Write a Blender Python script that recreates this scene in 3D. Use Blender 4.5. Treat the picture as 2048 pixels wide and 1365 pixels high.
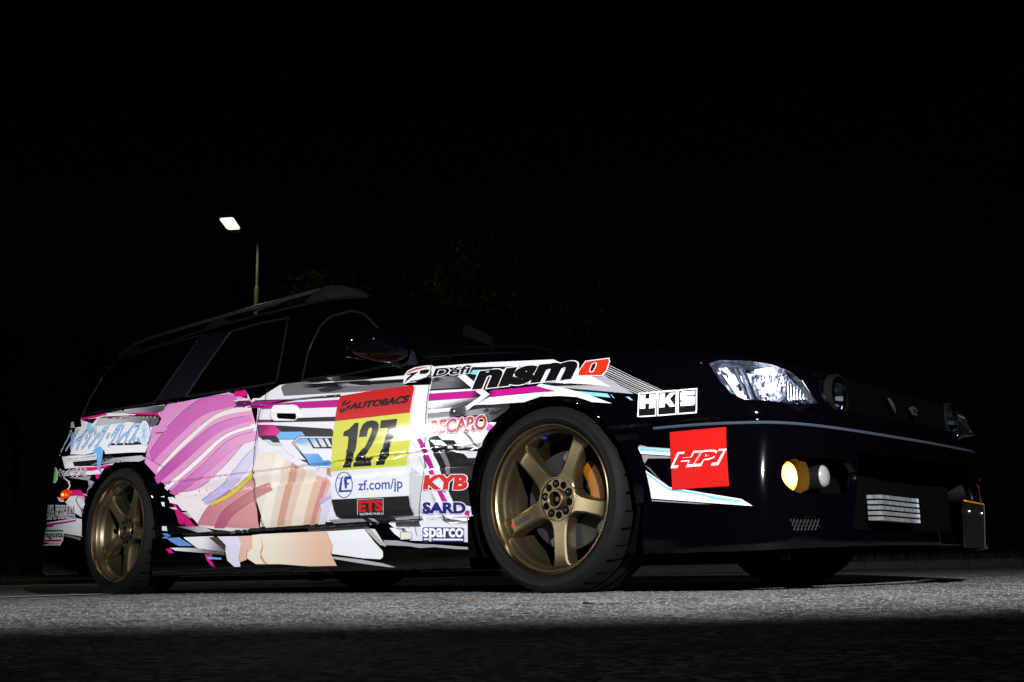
import bpy, bmesh, math, random
from mathutils import Vector, Matrix
from mathutils.bvhtree import BVHTree
from mathutils.geometry import delaunay_2d_cdt

# ------------------------------------------------------------------ camera, night sky, lamps, exposure
for o in list(bpy.data.objects):
    bpy.data.objects.remove(o)
S = bpy.context.scene
COL = S.collection
R = math.radians

cam_d = bpy.data.cameras.new('camera')
cam_d.sensor_width = 36.0
cam_d.lens = 2251.61 / 2048 * 36.0
cam_d.clip_start, cam_d.clip_end = 0.02, 500
cam = bpy.data.objects.new('camera', cam_d)
COL.objects.link(cam)
_r, _u, _f = Vector((0.74459603, 0.66720719, -0.02028098)), Vector((0.14819249, -0.13560396, 0.97961755)), Vector((-0.65085769, 0.73242483, 0.19984527))
cam.matrix_world = Matrix(((_r.x, _u.x, -_f.x, 2.3816), (_r.y, _u.y, -_f.y, -2.8372), (_r.z, _u.z, -_f.z, 0.0739), (0, 0, 0, 1)))
S.camera = cam

world = bpy.data.worlds.new('World')
S.world = world
world.use_nodes = True
_nt = world.node_tree
_bg = _nt.nodes['Background']
_sky = _nt.nodes.new('ShaderNodeTexSky')
_sky.sky_type = 'NISHITA'
_sky.sun_disc = False
_sky.sun_elevation = R(20)
_sky.sun_rotation = R(140)
_nt.links.new(_sky.outputs[0], _bg.inputs[0])
_bg.inputs[1].default_value = 0.00011

def light(name, kind, loc, target, energy, color=(1, 1, 1), **kw):
    d = bpy.data.lights.new(name, kind)
    d.energy, d.color = energy, color
    for k, v in kw.items():
        setattr(d, k, v)
    o = bpy.data.objects.new(name, d)
    COL.objects.link(o)
    o.location = loc
    o.rotation_euler = (Vector(target) - Vector(loc)).to_track_quat('-Z', 'Y').to_euler()
    return o

# faint fill added to lift the dark ground, without a visible source
light('night_fill', 'SUN', (0, 0, 50), (6, 9, 0), 0.025, (0.8, 0.9, 1.0), angle=R(0.5))
# the photographer's hand-held torches: one far to the left, one beside the camera
TL = light('torch_left', 'SPOT', (-3.55, -2.75, 1.25), (-1.75, 0.0, 0.62), 280, (1.0, 0.98, 0.98), spot_size=R(28), spot_blend=0.9, shadow_soft_size=0.10)
TL.scale = (3.4, 1, 1)
TR_ = light('torch_right', 'SPOT', (3.70, -3.10, 1.75), (0.05, 0.10, 0.36), 1950, (0.97, 0.98, 1.0), spot_size=R(36), spot_blend=1.0, shadow_soft_size=0.04)
TR_.scale = (2.5, 1, 1)

S.view_settings.view_transform = 'Standard'
S.view_settings.look = 'None'
S.view_settings.gamma = 1
S.view_settings.exposure = 0
S.view_settings.use_curve_mapping = False
S.cycles.use_denoising = True
S.cycles.max_bounces = 8
S.cycles.caustics_reflective = False
S.cycles.caustics_refractive = False

# ------------------------------------------------------------------ helpers
def srgb(*c):
    if len(c) == 1:
        h = c[0].lstrip('#')
        c = [int(h[i:i + 2], 16) for i in (0, 2, 4)]
    return tuple(((v / 255) / 12.92 if v / 255 <= 0.04045 else ((v / 255 + 0.055) / 1.055) ** 2.4) for v in c)

MATS = {}
def mat(name, color=(0.5, 0.5, 0.5), rough=0.5, metal=0.0, coat=0.0, emit=None, estr=0.0, alpha=1.0, spec=0.5, noise=None, bump=None, attr=None, trans=0.0, ior=1.5):
    if name in MATS:
        return MATS[name]
    m = bpy.data.materials.new(name)
    m.use_nodes = True
    nt = m.node_tree
    b = nt.nodes['Principled BSDF']
    b.inputs['Base Color'].default_value = (*color, 1)
    b.inputs['Roughness'].default_value = rough
    b.inputs['Metallic'].default_value = metal
    b.inputs['Coat Weight'].default_value = coat
    b.inputs['Coat Roughness'].default_value = 0.04
    b.inputs['Specular IOR Level'].default_value = spec
    b.inputs['Transmission Weight'].default_value = trans
    b.inputs['IOR'].default_value = ior
    if emit:
        b.inputs['Emission Color'].default_value = (*emit, 1)
        b.inputs['Emission Strength'].default_value = estr
    b.inputs['Alpha'].default_value = alpha
    if attr:
        a = nt.nodes.new('ShaderNodeAttribute')
        a.attribute_name = attr
        nt.links.new(a.outputs['Color'], b.inputs['Base Color'])
    if noise or bump:
        tc = nt.nodes.new('ShaderNodeTexCoord')
        n = nt.nodes.new('ShaderNodeTexNoise')
        n.inputs['Scale'].default_value = (noise or bump)[0]
        n.inputs['Detail'].default_value = 5
        nt.links.new(tc.outputs['Object'], n.inputs['Vector'])
        if noise:
            mx = nt.nodes.new('ShaderNodeMix')
            mx.data_type = 'RGBA'
            k = noise[1]
            mx.inputs['A'].default_value = (*[c * (1 - k) for c in color], 1)
            mx.inputs['B'].default_value = (*[c * (1 + k) for c in color], 1)
            nt.links.new(n.outputs['Fac'], mx.inputs['Factor'])
            nt.links.new(mx.outputs['Result'], b.inputs['Base Color'])
        if bump:
            bp = nt.nodes.new('ShaderNodeBump')
            bp.inputs['Strength'].default_value = bump[1]
            bp.inputs['Distance'].default_value = bump[2]
            nt.links.new(n.outputs['Fac'], bp.inputs['Height'])
            nt.links.new(bp.outputs['Normal'], b.inputs['Normal'])
    MATS[name] = m
    return m

def obj(name, verts, faces, m, parent=None, smooth=True, angle=35, clean=False):
    me = bpy.data.meshes.new(name)
    me.from_pydata([tuple(v) for v in verts], [], faces)
    if clean:
        bm = bmesh.new()
        bm.from_mesh(me)
        bmesh.ops.remove_doubles(bm, verts=bm.verts, dist=2e-5)
        bmesh.ops.dissolve_degenerate(bm, edges=bm.edges, dist=1e-5)
        bm.to_mesh(me)
        bm.free()
    me.materials.append(m)
    if smooth:
        for p in me.polygons:
            p.use_smooth = True
        me.set_sharp_from_angle(angle=R(angle))
    o = bpy.data.objects.new(name, me)
    COL.objects.link(o)
    if parent:
        o.parent = parent
    return o

def tag(o, label=None, cat=None, group=None, kind=None):
    for k, v in (('label', label), ('category', cat), ('group', group), ('kind', kind)):
        if v:
            o[k] = v
    return o

def empty(name, loc=(0, 0, 0)):
    o = bpy.data.objects.new(name, None)
    COL.objects.link(o)
    o.location = loc
    return o

class MB:
    """collects simple shapes into one mesh"""
    def __init__(s):
        s.v, s.f = [], []
    def add(s, v, f):
        n = len(s.v)
        s.v += [tuple(q) for q in v]
        s.f += [tuple(i + n for i in q) for q in f]
        return s
    def box(s, x0, x1, y0, y1, z0, z1):
        v = [(x, y, z) for x in (x0, x1) for y in (y0, y1) for z in (z0, z1)]
        return s.add(v, [(0, 1, 3, 2), (4, 6, 7, 5), (0, 4, 5, 1), (2, 3, 7, 6), (0, 2, 6, 4), (1, 5, 7, 3)])
    def tube(s, pts, rads, n=8, cap=True):
        pts = [Vector(p) for p in pts]
        if not hasattr(rads, '__len__'):
            rads = [rads] * len(pts)
        v, f = [], []
        ref = Vector((0, 0, 1))
        for i, p in enumerate(pts):
            d = (pts[min(i + 1, len(pts) - 1)] - pts[max(i - 1, 0)]).normalized()
            if abs(d.dot(ref)) > 0.95:
                ref = Vector((1, 0, 0)) if abs(d.x) < 0.9 else Vector((0, 1, 0))
            a = d.cross(ref).normalized()
            b = d.cross(a)
            for k in range(n):
                t = 2 * math.pi * k / n
                v.append(p + (a * math.cos(t) + b * math.sin(t)) * rads[i])
        for i in range(len(pts) - 1):
            for k in range(n):
                f.append((i * n + k, i * n + (k + 1) % n, (i + 1) * n + (k + 1) % n, (i + 1) * n + k))
        if cap:
            f.append(tuple(range(n))[::-1])
            f.append(tuple(range((len(pts) - 1) * n, len(pts) * n)))
        return s.add(v, f)
    def lathe(s, prof, n=48, axis='y', c=(0, 0, 0), close=False):
        v, f = [], []
        for r, h in prof:
            for k in range(n):
                t = 2 * math.pi * k / n
                a, b = r * math.cos(t), r * math.sin(t)
                v.append({'y': (c[0] + a, c[1] + h, c[2] + b), 'x': (c[0] + h, c[1] + a, c[2] + b), 'z': (c[0] + a, c[1] + b, c[2] + h)}[axis])
        m = len(prof)
        for i in range(m - 1 + (1 if close else 0)):
            j = (i + 1) % m
            for k in range(n):
                f.append((i * n + k, i * n + (k + 1) % n, j * n + (k + 1) % n, j * n + k))
        return s.add(v, f)
    def disc(s, c, r, axis='y', n=24, ry=None):
        v = []
        for k in range(n):
            t = 2 * math.pi * k / n
            a, b = r * math.cos(t), (ry or r) * math.sin(t)
            v.append({'y': (c[0] + a, c[1], c[2] + b), 'x': (c[0], c[1] + a, c[2] + b), 'z': (c[0] + a, c[1] + b, c[2])}[axis])
        return s.add(v, [tuple(range(n))])
    def prism(s, poly, d):
        """closed prism from a planar 3D polygon pushed along d"""
        n = len(poly)
        d = Vector(d)
        v = [Vector(p) for p in poly] + [Vector(p) + d for p in poly]
        f = [tuple(range(n))[::-1], tuple(range(n, 2 * n))] + [(i, (i + 1) % n, n + (i + 1) % n, n + i) for i in range(n)]
        return s.add(v, f)
    def grid(s, rows):
        n = len(rows[0])
        v = [p for r in rows for p in r]
        f = [(i * n + j, i * n + j + 1, (i + 1) * n + j + 1, (i + 1) * n + j) for i in range(len(rows) - 1) for j in range(n - 1)]
        return s.add(v, f)
    def build(s, name, m, parent=None, **kw):
        return obj(name, s.v, s.f, m, parent, **kw)

def lerp(a, b, t):
    return a + (b - a) * t

def arange(a, b, n):
    return [lerp(a, b, i / n) for i in range(n + 1)]

def pl(tab, x):
    """piecewise linear table lookup"""
    if x <= tab[0][0]:
        return tab[0][1]
    for (a, fa), (b, fb) in zip(tab, tab[1:]):
        if x <= b:
            return lerp(fa, fb, (x - a) / (b - a))
    return tab[-1][1]

def cr(pts, t):
    """Catmull-Rom through a list of tuples, t in 0..1"""
    n = len(pts) - 1
    i = min(int(t * n), n - 1)
    u = t * n - i
    p = [pts[max(i - 1, 0)], pts[i], pts[i + 1], pts[min(i + 2, n)]]
    return tuple(0.5 * ((2 * b) + (c - a) * u + (2 * a - 5 * b + 4 * c - d) * u * u + (3 * b - a - 3 * c + d) * u ** 3) for a, b, c, d in zip(*p))

def boolean(o, cutters):
    for c in cutters:
        md = o.modifiers.new('cut', 'BOOLEAN')
        md.operation = 'DIFFERENCE'
        md.solver = 'EXACT'
        md.object = c
    bpy.context.view_layer.update()
    me = bpy.data.meshes.new_from_object(o.evaluated_get(bpy.context.evaluated_depsgraph_get()))
    o.modifiers.clear()
    o.data = me
    for p in me.polygons:
        p.use_smooth = True
    me.set_sharp_from_angle(angle=R(30))
    for c in cutters:
        bpy.data.objects.remove(c)

M_paint = mat('black_paint', (0.0008, 0.0008, 0.0016), 0.3, coat=1.0, spec=0.0)
M_trim = mat('black_trim', (0.006, 0.006, 0.007), 0.45, spec=0.25)
M_dark = mat('dark_cavity', (0.003, 0.003, 0.003), 0.9, spec=0.0)
M_glass = mat('tinted_glass', (0.002, 0.002, 0.003), 0.03, alpha=0.55)
M_clear = mat('clear_lens', (0, 0, 0), 0.02, alpha=0.10)
M_chrome = mat('chrome', (0.75, 0.77, 0.82), 0.12, metal=1.0)
M_rail = mat('satin_rail', (0.10, 0.115, 0.14), 0.38, metal=0.8)
M_vinyl = mat('printed_vinyl', (0.8, 0.8, 0.8), 0.5, coat=0.85, spec=0.2, attr='Col')
M_vinyl.node_tree.nodes['Principled BSDF'].inputs['Coat Roughness'].default_value = 0.075
YC = 0.866
# ------------------------------------------------------------------ car park ground, kerb, verge
rnd = random.Random(7)
def asphalt():
    m = bpy.data.materials.new('asphalt')
    m.use_nodes = True
    nt = m.node_tree
    L = nt.links
    b = nt.nodes['Principled BSDF']
    tc = nt.nodes.new('ShaderNodeTexCoord')
    vo = nt.nodes.new('ShaderNodeTexVoronoi')
    vo.inputs['Scale'].default_value = 95
    n1 = nt.nodes.new('ShaderNodeTexNoise')
    n1.inputs['Scale'].default_value = 5.0
    n1.inputs['Detail'].default_value = 6
    n2 = nt.nodes.new('ShaderNodeTexNoise')
    n2.inputs['Scale'].default_value = 260
    n2.inputs['Detail'].default_value = 3
    for n in (vo, n1, n2):
        L.new(tc.outputs['Object'], n.inputs['Vector'])
    rp = nt.nodes.new('ShaderNodeValToRGB')
    rp.color_ramp.elements[0].color = (0.03, 0.03, 0.029, 1)
    rp.color_ramp.elements[1].color = (0.54, 0.54, 0.53, 1)
    e = rp.color_ramp.elements.new(0.5)
    e.color = (0.145, 0.145, 0.145, 1)
    sep = nt.nodes.new('ShaderNodeSeparateColor')
    L.new(vo.outputs['Color'], sep.inputs[0])
    L.new(sep.outputs[0], rp.inputs['Fac'])
    mx = nt.nodes.new('ShaderNodeMix')
    mx.data_type = 'RGBA'
    mx.blend_type = 'MULTIPLY'
    mx.inputs['Factor'].default_value = 1.0
    r2 = nt.nodes.new('ShaderNodeValToRGB')
    r2.color_ramp.elements[0].position = 0.3
    r2.color_ramp.elements[0].color = (0.38, 0.38, 0.38, 1)
    r2.color_ramp.elements[1].position = 0.7
    r2.color_ramp.elements[1].color = (1.3, 1.3, 1.3, 1)
    L.new(n1.outputs['Fac'], r2.inputs['Fac'])
    L.new(rp.outputs[0], mx.inputs['A'])
    L.new(r2.outputs[0], mx.inputs['B'])
    L.new(mx.outputs['Result'], b.inputs['Base Color'])
    b.inputs['Roughness'].default_value = 0.85
    ad = nt.nodes.new('ShaderNodeMath')
    ad.operation = 'MULTIPLY_ADD'
    ad.inputs[1].default_value = 0.35
    L.new(n2.outputs['Fac'], ad.inputs[0])
    inv = nt.nodes.new('ShaderNodeMath')
    inv.operation = 'MULTIPLY'
    inv.inputs[1].default_value = -1.0
    L.new(vo.outputs['Distance'], inv.inputs[0])
    L.new(inv.outputs[0], ad.inputs[2])
    bp = nt.nodes.new('ShaderNodeBump')
    bp.inputs['Strength'].default_value = 0.9
    bp.inputs['Distance'].default_value = 0.010
    L.new(ad.outputs[0], bp.inputs['Height'])
    L.new(bp.outputs[0], b.inputs['Normal'])
    return m
M_asph = asphalt()
g = MB().grid([[(x, y, 0) for y in arange(-60, 90, 10)] for x in arange(-110, 90, 10)])
tag(g.build('asphalt', M_asph, smooth=False), kind='structure')
# loose stones standing up from the worn surface, in front of the camera and round the car
mb = MB()
cx, cy = 2.3816, -2.8372
fx, fy = -.664, .747
for k in range(15000):
    d = 1.3 + 4.2 * rnd.random()
    w = (rnd.random() - .5) * d * 1.1
    x, y = cx + fx * d + fy * w, cy + fy * d - fx * w
    s = rnd.uniform(.0025, .0065)
    a = rnd.random() * 6.28
    c, q = math.cos(a) * s, math.sin(a) * s
    h = rnd.uniform(.0005, .0024)
    mb.add([(x + c, y + q, -.001), (x - q, y + c, -.001), (x - c, y - q, -.001), (x + q, y - c, -.001), (x + c * .2, y + q * .2, h)], [(0, 1, 4), (1, 2, 4), (2, 3, 4), (3, 0, 4)])
ag = mb.build('surface_aggregate', mat('aggregate', (0.20, 0.198, 0.192), 0.8, noise=(220, 0.95)), smooth=False)
tag(ag, 'fine stone chips standing proud of the worn asphalt', 'gravel', kind='stuff')
# painted bay line running past the rear wheel
M_line = mat('line_paint', (0.72, 0.72, 0.70), 0.7, noise=(40, 0.3))
lq = [(-2.70, .03), (-2.92, .03), (-3.00, -3.2), (-2.78, -3.2)]
tag(obj('bay_line', [(x, y, .0045) for x, y in lq], [(0, 1, 2, 3)], M_line, smooth=False), kind='structure')
# kerb stones and verge behind the car: nearer at the left, farther off at the right
KA, KB = Vector((-36, 3.2, 0)), Vector((40, 21.0, 0))
kd = (KB - KA).normalized()
kn = Vector((-kd.y, kd.x, 0))
ks = tag(empty('kerb', KA), kind='structure')
kme = MB().prism([(0, 0, 0), (0, 0, .085), (0, .02, .10), (0, .15, .10), (0, .15, 0)], (0.592, 0, 0))
ko = kme.build('kerb_stone', mat('kerb_concrete', (0.10, 0.10, 0.09), 0.85, noise=(14, 0.4)), smooth=False)
kme = ko.data
bpy.data.objects.remove(ko)
for k in range(130):
    o = bpy.data.objects.new('kerb_stone', kme)
    COL.objects.link(o)
    o.parent = ks
    o.location = kd * (k * 0.6)
    o.rotation_euler = (0, 0, math.atan2(kd.y, kd.x))
M_soil = mat('verge_soil', (0.030, 0.034, 0.018), 0.95, noise=(3, 0.5))
q = [KA + kn * .15, KB + kn * .15, KB + kn * 60, KA + kn * 60]
tag(obj('verge', [(p.x, p.y, .095) for p in q], [(0, 1, 2, 3)], M_soil, smooth=False), kind='structure')
mb = MB()
for k in range(26000):
    t = rnd.uniform(10, 62)
    w = .17 + 4.5 * rnd.random() ** 1.7
    p = KA + kd * t + kn * w
    h = rnd.uniform(.04, .13)
    a = rnd.random() * 6.28
    c, s = math.cos(a) * .006, math.sin(a) * .006
    lx, ly = rnd.uniform(-.04, .04), rnd.uniform(-.04, .04)
    mb.add([(p.x - c, p.y - s, .10), (p.x + c, p.y + s, .10), (p.x + lx, p.y + ly, .10 + h)], [(0, 1, 2)])
gr_ = mb.build('grass', mat('grass_blade', (0.05, 0.085, 0.025), 0.8, noise=(2, 0.5)), smooth=False)
tag(gr_, 'rough grass growing on the verge behind the kerb', 'grass', kind='stuff')
# a few dry leaves
mb = MB()
for k in range(60):
    x, y = rnd.uniform(-6, 4), rnd.uniform(-2.5, 7)
    a = rnd.random() * 6.28
    s = rnd.uniform(.012, .025)
    c, q = math.cos(a) * s, math.sin(a) * s
    mb.add([(x + c, y + q, .004), (x - q * .5, y + c * .5, .010), (x - c, y - q, .005), (x + q * .5, y - c * .5, .007)], [(0, 1, 2), (0, 2, 3)])
tag(mb.build('fallen_leaves', mat('dry_leaf', (0.20, 0.11, 0.03), 0.8, noise=(5, 0.5)), smooth=False), 'small dry leaves scattered over the asphalt', 'leaves', kind='stuff')

# ------------------------------------------------------------------ street lamp
LX, LY = -18.02, 11.60
lamp = empty('street_lamp', (LX, LY, .1))
tag(lamp, 'tall slim street lamp with one lit flat head behind the car roof', 'street lamp')
M_pole = mat('pole_green', (0.022, 0.032, 0.020), 0.6, spec=0.2, noise=(6, 0.2))
def lpart(o, par=None):
    o.parent = par or lamp
    if par is None:
        o.matrix_parent_inverse = Matrix.Translation((-LX, -LY, -.1))
    return o
lpart(MB().lathe([(.16, .10), (.16, .13), (.075, .16)], 20, 'z', (LX, LY, 0)).build('base_flange', M_pole))
lpart(MB().lathe([(.066, .12), (.062, 6.30), (.058, 6.36), (.040, 6.42)], 20, 'z', (LX, LY, 0)).build('lower_pole', M_pole))
lpart(MB().lathe([(.038, 6.38), (.034, 7.55)], 16, 'z', (LX, LY, 0)).build('upper_pole', M_pole))
HQ = [Vector(p) for p in ((-17.918, 10.492, 7.706), (-17.688, 10.692, 7.721), (-18.052, 11.142, 7.638), (-18.269, 10.951, 7.633))]
hc = sum(HQ, Vector()) / 4
hn = (HQ[1] - HQ[0]).cross(HQ[3] - HQ[0]).normalized()
hn = hn if hn.z > 0 else -hn
lpart(MB().tube([(LX, LY, 7.48), (LX - .04, LY - .08, 7.55), (-18.19, 11.18, 7.60)], .030, 10).build('arm', M_pole))
def round_quad(q, k):
    out = []
    for i in range(4):
        a, b, c = q[i - 1], q[i], q[(i + 1) % 4]
        out += [b.lerp(a, k), b.lerp(b.lerp(a, k) * .5 + b.lerp(c, k) * .5, .5), b.lerp(c, k)]
    return out
M_head = mat('lamp_grey', (0.5, 0.5, 0.46), 0.4)
hp = round_quad([hc + (p - hc) * 1.06 for p in HQ], .14)
hd = lpart(MB().prism([tuple(p + hn * .012) for p in hp], hn * .08).build('lamp_head', M_head, smooth=False))
neck = [Vector(p) for p in ((-18.262, 10.985, 7.633), (-18.080, 11.145, 7.640), (-18.170, 11.265, 7.592), (-18.300, 11.150, 7.590))]
lpart(MB().prism([tuple(p) for p in neck], hn * .07).build('neck', M_head, smooth=False), hd)
lpart(MB().prism([tuple(p) for p in round_quad(HQ, .16)], hn * .010).build('light_panel', mat('lit_led_panel', (1, 1, 1), 0.3, emit=(1.0, 0.96, 0.70), estr=1.5), smooth=False), hd)
sl = light('street_lamp_light', 'SPOT', hc.lerp((HQ[0] + HQ[1]) / 2, .7) - hn * .06, hc - hn * 5, 270, (1.0, 0.95, 0.75), spot_size=R(156), spot_blend=0.5, shadow_soft_size=0.15)
# ------------------------------------------------------------------ trees beyond the verge
M_bark = mat('bark', (0.09, 0.075, 0.055), 0.9, noise=(9, 0.4))
M_leaf = mat('leaf_green', (0.04, 0.065, 0.02), 0.7, noise=(1.5, 0.4))
_b = M_leaf.node_tree.nodes['Principled BSDF']
_tr = M_leaf.node_tree.nodes.new('ShaderNodeBsdfTranslucent')
_tr.inputs['Color'].default_value = (0.10, 0.16, 0.03, 1)
_mx = M_leaf.node_tree.nodes.new('ShaderNodeMixShader')
_mx.inputs[0].default_value = 0.5
_out = [n for n in M_leaf.node_tree.nodes if n.type == 'OUTPUT_MATERIAL'][0]
M_leaf.node_tree.links.new(_b.outputs[0], _mx.inputs[1])
M_leaf.node_tree.links.new(_tr.outputs[0], _mx.inputs[2])
M_leaf.node_tree.links.new(_mx.outputs[0], _out.inputs['Surface'])
def tree(x, y, h, spread, leaves, seed, label, bare=False):
    r = random.Random(seed)
    t = empty('tree', (x, y, .1))
    tag(t, label, 'tree', 'trees beyond the verge')
    inv = Matrix.Translation((-x, -y, -.1))
    tr = MB()
    tips = []
    top = Vector((x + r.uniform(-.4, .4), y + r.uniform(-.4, .4), h * .55))
    tr.tube([(x, y, 0), (x + r.uniform(-.1, .1), y, h * .25), tuple(top)], [h * .022, h * .017, h * .011], 8)
    for i in range(9):
        f_ = r.uniform(.22, .55)
        a = r.random() * 6.28
        st = Vector((x, y, 0)).lerp(top, f_ / .55)
        st.z = h * f_
        l = spread * r.uniform(.6, 1.0)
        md = st + Vector((math.cos(a) * l * .5, math.sin(a) * l * .5, h * .16))
        en = st + Vector((math.cos(a) * l, math.sin(a) * l, h * r.uniform(.22, .42)))
        tr.tube([tuple(st), tuple(md), tuple(en)], [h * .008, h * .005, h * .002], 6)
        for j in range(7):
            q = md.lerp(en, r.random())
            e2 = q + Vector((r.uniform(-1, 1), r.uniform(-1, 1), r.uniform(.0, 1.1))) * spread * .38
            tr.tube([tuple(q), tuple(q.lerp(e2, .5) + Vector((0, 0, .05))), tuple(e2)], [h * .0025, h * .0017, h * .0008], 5)
            tips += [q.lerp(e2, .4), q.lerp(e2, .75), e2]
    o = tr.build('trunk', M_bark)
    o.parent, o.matrix_parent_inverse = t, inv
    lf = MB()
    for k in range(leaves):
        c = tips[r.randrange(len(tips))] + Vector((r.gauss(0, 1), r.gauss(0, 1), r.gauss(0, .8))) * spread * .13
        a, b = Vector((r.gauss(0, 1), r.gauss(0, 1), r.gauss(0, 1))).normalized(), Vector((r.gauss(0, 1), r.gauss(0, 1), r.gauss(0, 1))).normalized()
        s = r.uniform(.05, .10)
        lf.add([c + a * s, c + b * s * .45, c - a * s, c - b * s * .45], [(0, 1, 2, 3)])
    o = lf.build('crown', M_leaf, smooth=False)
    o.parent, o.matrix_parent_inverse = t, inv
tree(-9.5, 6.6, 4.4, 1.1, 160, 3, 'nearly bare young tree just right of the lamp post')
tree(-10.1, 8.9, 5.2, 1.7, 4200, 11, 'leafy tree rising directly behind the front of the car roof')
tree(-9.6, 11.6, 5.0, 1.5, 5200, 17, 'dark leafy tree standing behind the windscreen')
tree(-1.0, 17.5, 11.5, 3.6, 8000, 23, 'tall dark tree standing behind the bonnet')
tree(4.2, 20.5, 14.0, 4.4, 9000, 29, 'tallest dark tree, behind the headlights at the right')
tree(10.8, 21.0, 12.5, 4.0, 8000, 31, 'dark tree at the right edge beyond the front bumper')
tree(-24.5, 17.0, 9.5, 3.2, 6000, 37, 'dark tree standing left of the lamp post')
tree(-31.0, 12.5, 9.0, 3.4, 6000, 41, 'dark tree at the left edge beyond the tail of the car')
# ------------------------------------------------------------------ the car body
car = empty('parked_car', (-1.36, YC, 0))
tag(car, 'black station wagon with white and magenta racing livery and bronze five-spoke wheels', 'car')
CAR_INV = Matrix.Translation((1.36, -YC, 0))
def cpart(o, parent=None):
    """parent a part built in world coordinates to the car (or to one of its parts)"""
    o.parent = parent or car
    if parent is None:
        o.matrix_parent_inverse = CAR_INV
    return o

WZ, ARX, AW, AH = 0.303, (0.0, -2.72), 0.345, 0.320
def arch_d(x, z, ax):
    """distance outside the wheel opening (negative inside)"""
    return (math.hypot((x - ax) / AW, (z - WZ) / AH) - 1) * 0.333
PROF = [(0.085, -0.002), (0.095, -0.007), (0.115, -0.009), (0.140, -0.010), (0.150, -0.0105), (0.156, -0.011), (0.20, -0.012), (0.245, -0.011), (0.254, -0.004), (0.262, 0.022), (0.268, 0.018),
        (0.30, 0.010), (0.36, 0.003), (0.42, -0.001), (0.434, -0.003), (0.442, 0.004), (0.47, 0.000), (0.486, -0.006), (0.492, -0.006),
        (0.500, 0.000), (0.510, -0.007), (0.516, -0.007), (0.530, -0.002), (0.56, 0.0)]
ZT = [(-3.6, 0.90), (-3.2, 0.915), (-2.5, 0.900), (-1.56, 0.884), (-0.6, 0.852), (-0.2, 0.826), (0.1, 0.797), (0.38, 0.757), (0.62, 0.715), (0.75, 0.69)]
YT = [(-3.6, 0.06), (-0.7, 0.06), (-0.3, 0.075), (0.1, 0.10), (0.38, 0.10)]
def Yside(x, z):
    zt = pl(ZT, x)
    if z <= 0.56:
        y = pl(PROF, z)
    else:
        y = pl(YT, x) * max(0, (z - 0.56) / (zt - 0.56)) ** 2.2
    for ax in ARX:
        d = arch_d(x, z, ax)
        if 0 <= d < 0.12 and z > 0.25:
            k = 1 - d / 0.12
            y -= 0.007 * k * k * (3 - 2 * k)
    if x < -3.0:
        y += 0.05 * ((-3.0 - x) / 0.4) ** 2
    return y

def arch(x):
    for ax in ARX:
        if abs(x - ax) < AW - 1e-6:
            return WZ + AH * math.sqrt(1 - ((x - ax) / AW) ** 2)
    return 0

ZLOW = [0.268, 0.285, 0.30, 0.32, 0.36, 0.39, 0.42, 0.434, 0.442, 0.455, 0.47, 0.486, 0.492, 0.500, 0.510, 0.516, 0.530, 0.545, 0.56]
SIDE_SURF = []      # vertex/face data of every near-side skin, for laying vinyl
def mirror(vs, fs):
    return [(v[0], 2 * YC - v[1], v[2]) for v in vs], [tuple(reversed(f)) for f in fs]

def side_panel(name, xs, zb, material=M_paint, flange=0.03, label=None, low=ZLOW, top=True):
    rows = []
    for x in xs:
        b = max(zb(x) if callable(zb) else zb, arch(x))
        zt = pl(ZT, x)
        zz = [max(z, b) for z in low]
        if top:
            zz += [max(lerp(0.56, zt, t / 12), b) for t in range(1, 13)]
        c = [(x, Yside(x, z), z) for z in zz]
        c = [(x, c[0][1] + flange, zz[0])] + c
        rows.append(c)
    mb = MB().grid(rows)
    out = []
    for far in (0, 1) if name != 'whole_side' else ():
        v, f = (mb.v, mb.f) if not far else mirror(mb.v, mb.f)
        o = obj(name, v, f, material, clean=True, angle=28)
        cpart(o)
        out.append(o)
    if name == 'whole_side' or not top:
        SIDE_SURF.append((mb.v, mb.f))
    if label:
        out[0]['label'] = label
    return out

def arcx(ax, t0, t1, n):
    return [ax + AW * math.cos(lerp(t0, t1, i / n)) for i in range(n + 1)]

side_panel('whole_side', arcx(-2.72, math.pi, 0, 44) + arange(-2.370, -0.350, 70) + arcx(0, math.pi, 0, 44) + [0.351, 0.36, 0.38], 0.268)
P_quarter = side_panel('rear_quarter_panel', arcx(-2.72, math.pi, 0, 44) + [-2.370, -2.355], 0.268)
P_rdoor = side_panel('rear_door', arange(-2.355, -1.60, 16), 0.268)
P_fdoor = side_panel('front_door', arange(-1.60, -0.568, 22), 0.268)
P_fender = side_panel('front_fender', arange(-0.568, -0.350, 8) + arcx(0, math.pi, 0, 44) + [0.351, 0.36, 0.38], 0.268)
P_skirt = side_panel('side_skirt', arange(-2.374, -0.346, 40), 0.085, low=[0.085, 0.095, 0.105, 0.115, 0.13, 0.140, 0.150, 0.156, 0.18, 0.20, 0.22, 0.245, 0.254, 0.262, 0.268], top=False, flange=0.10)

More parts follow.
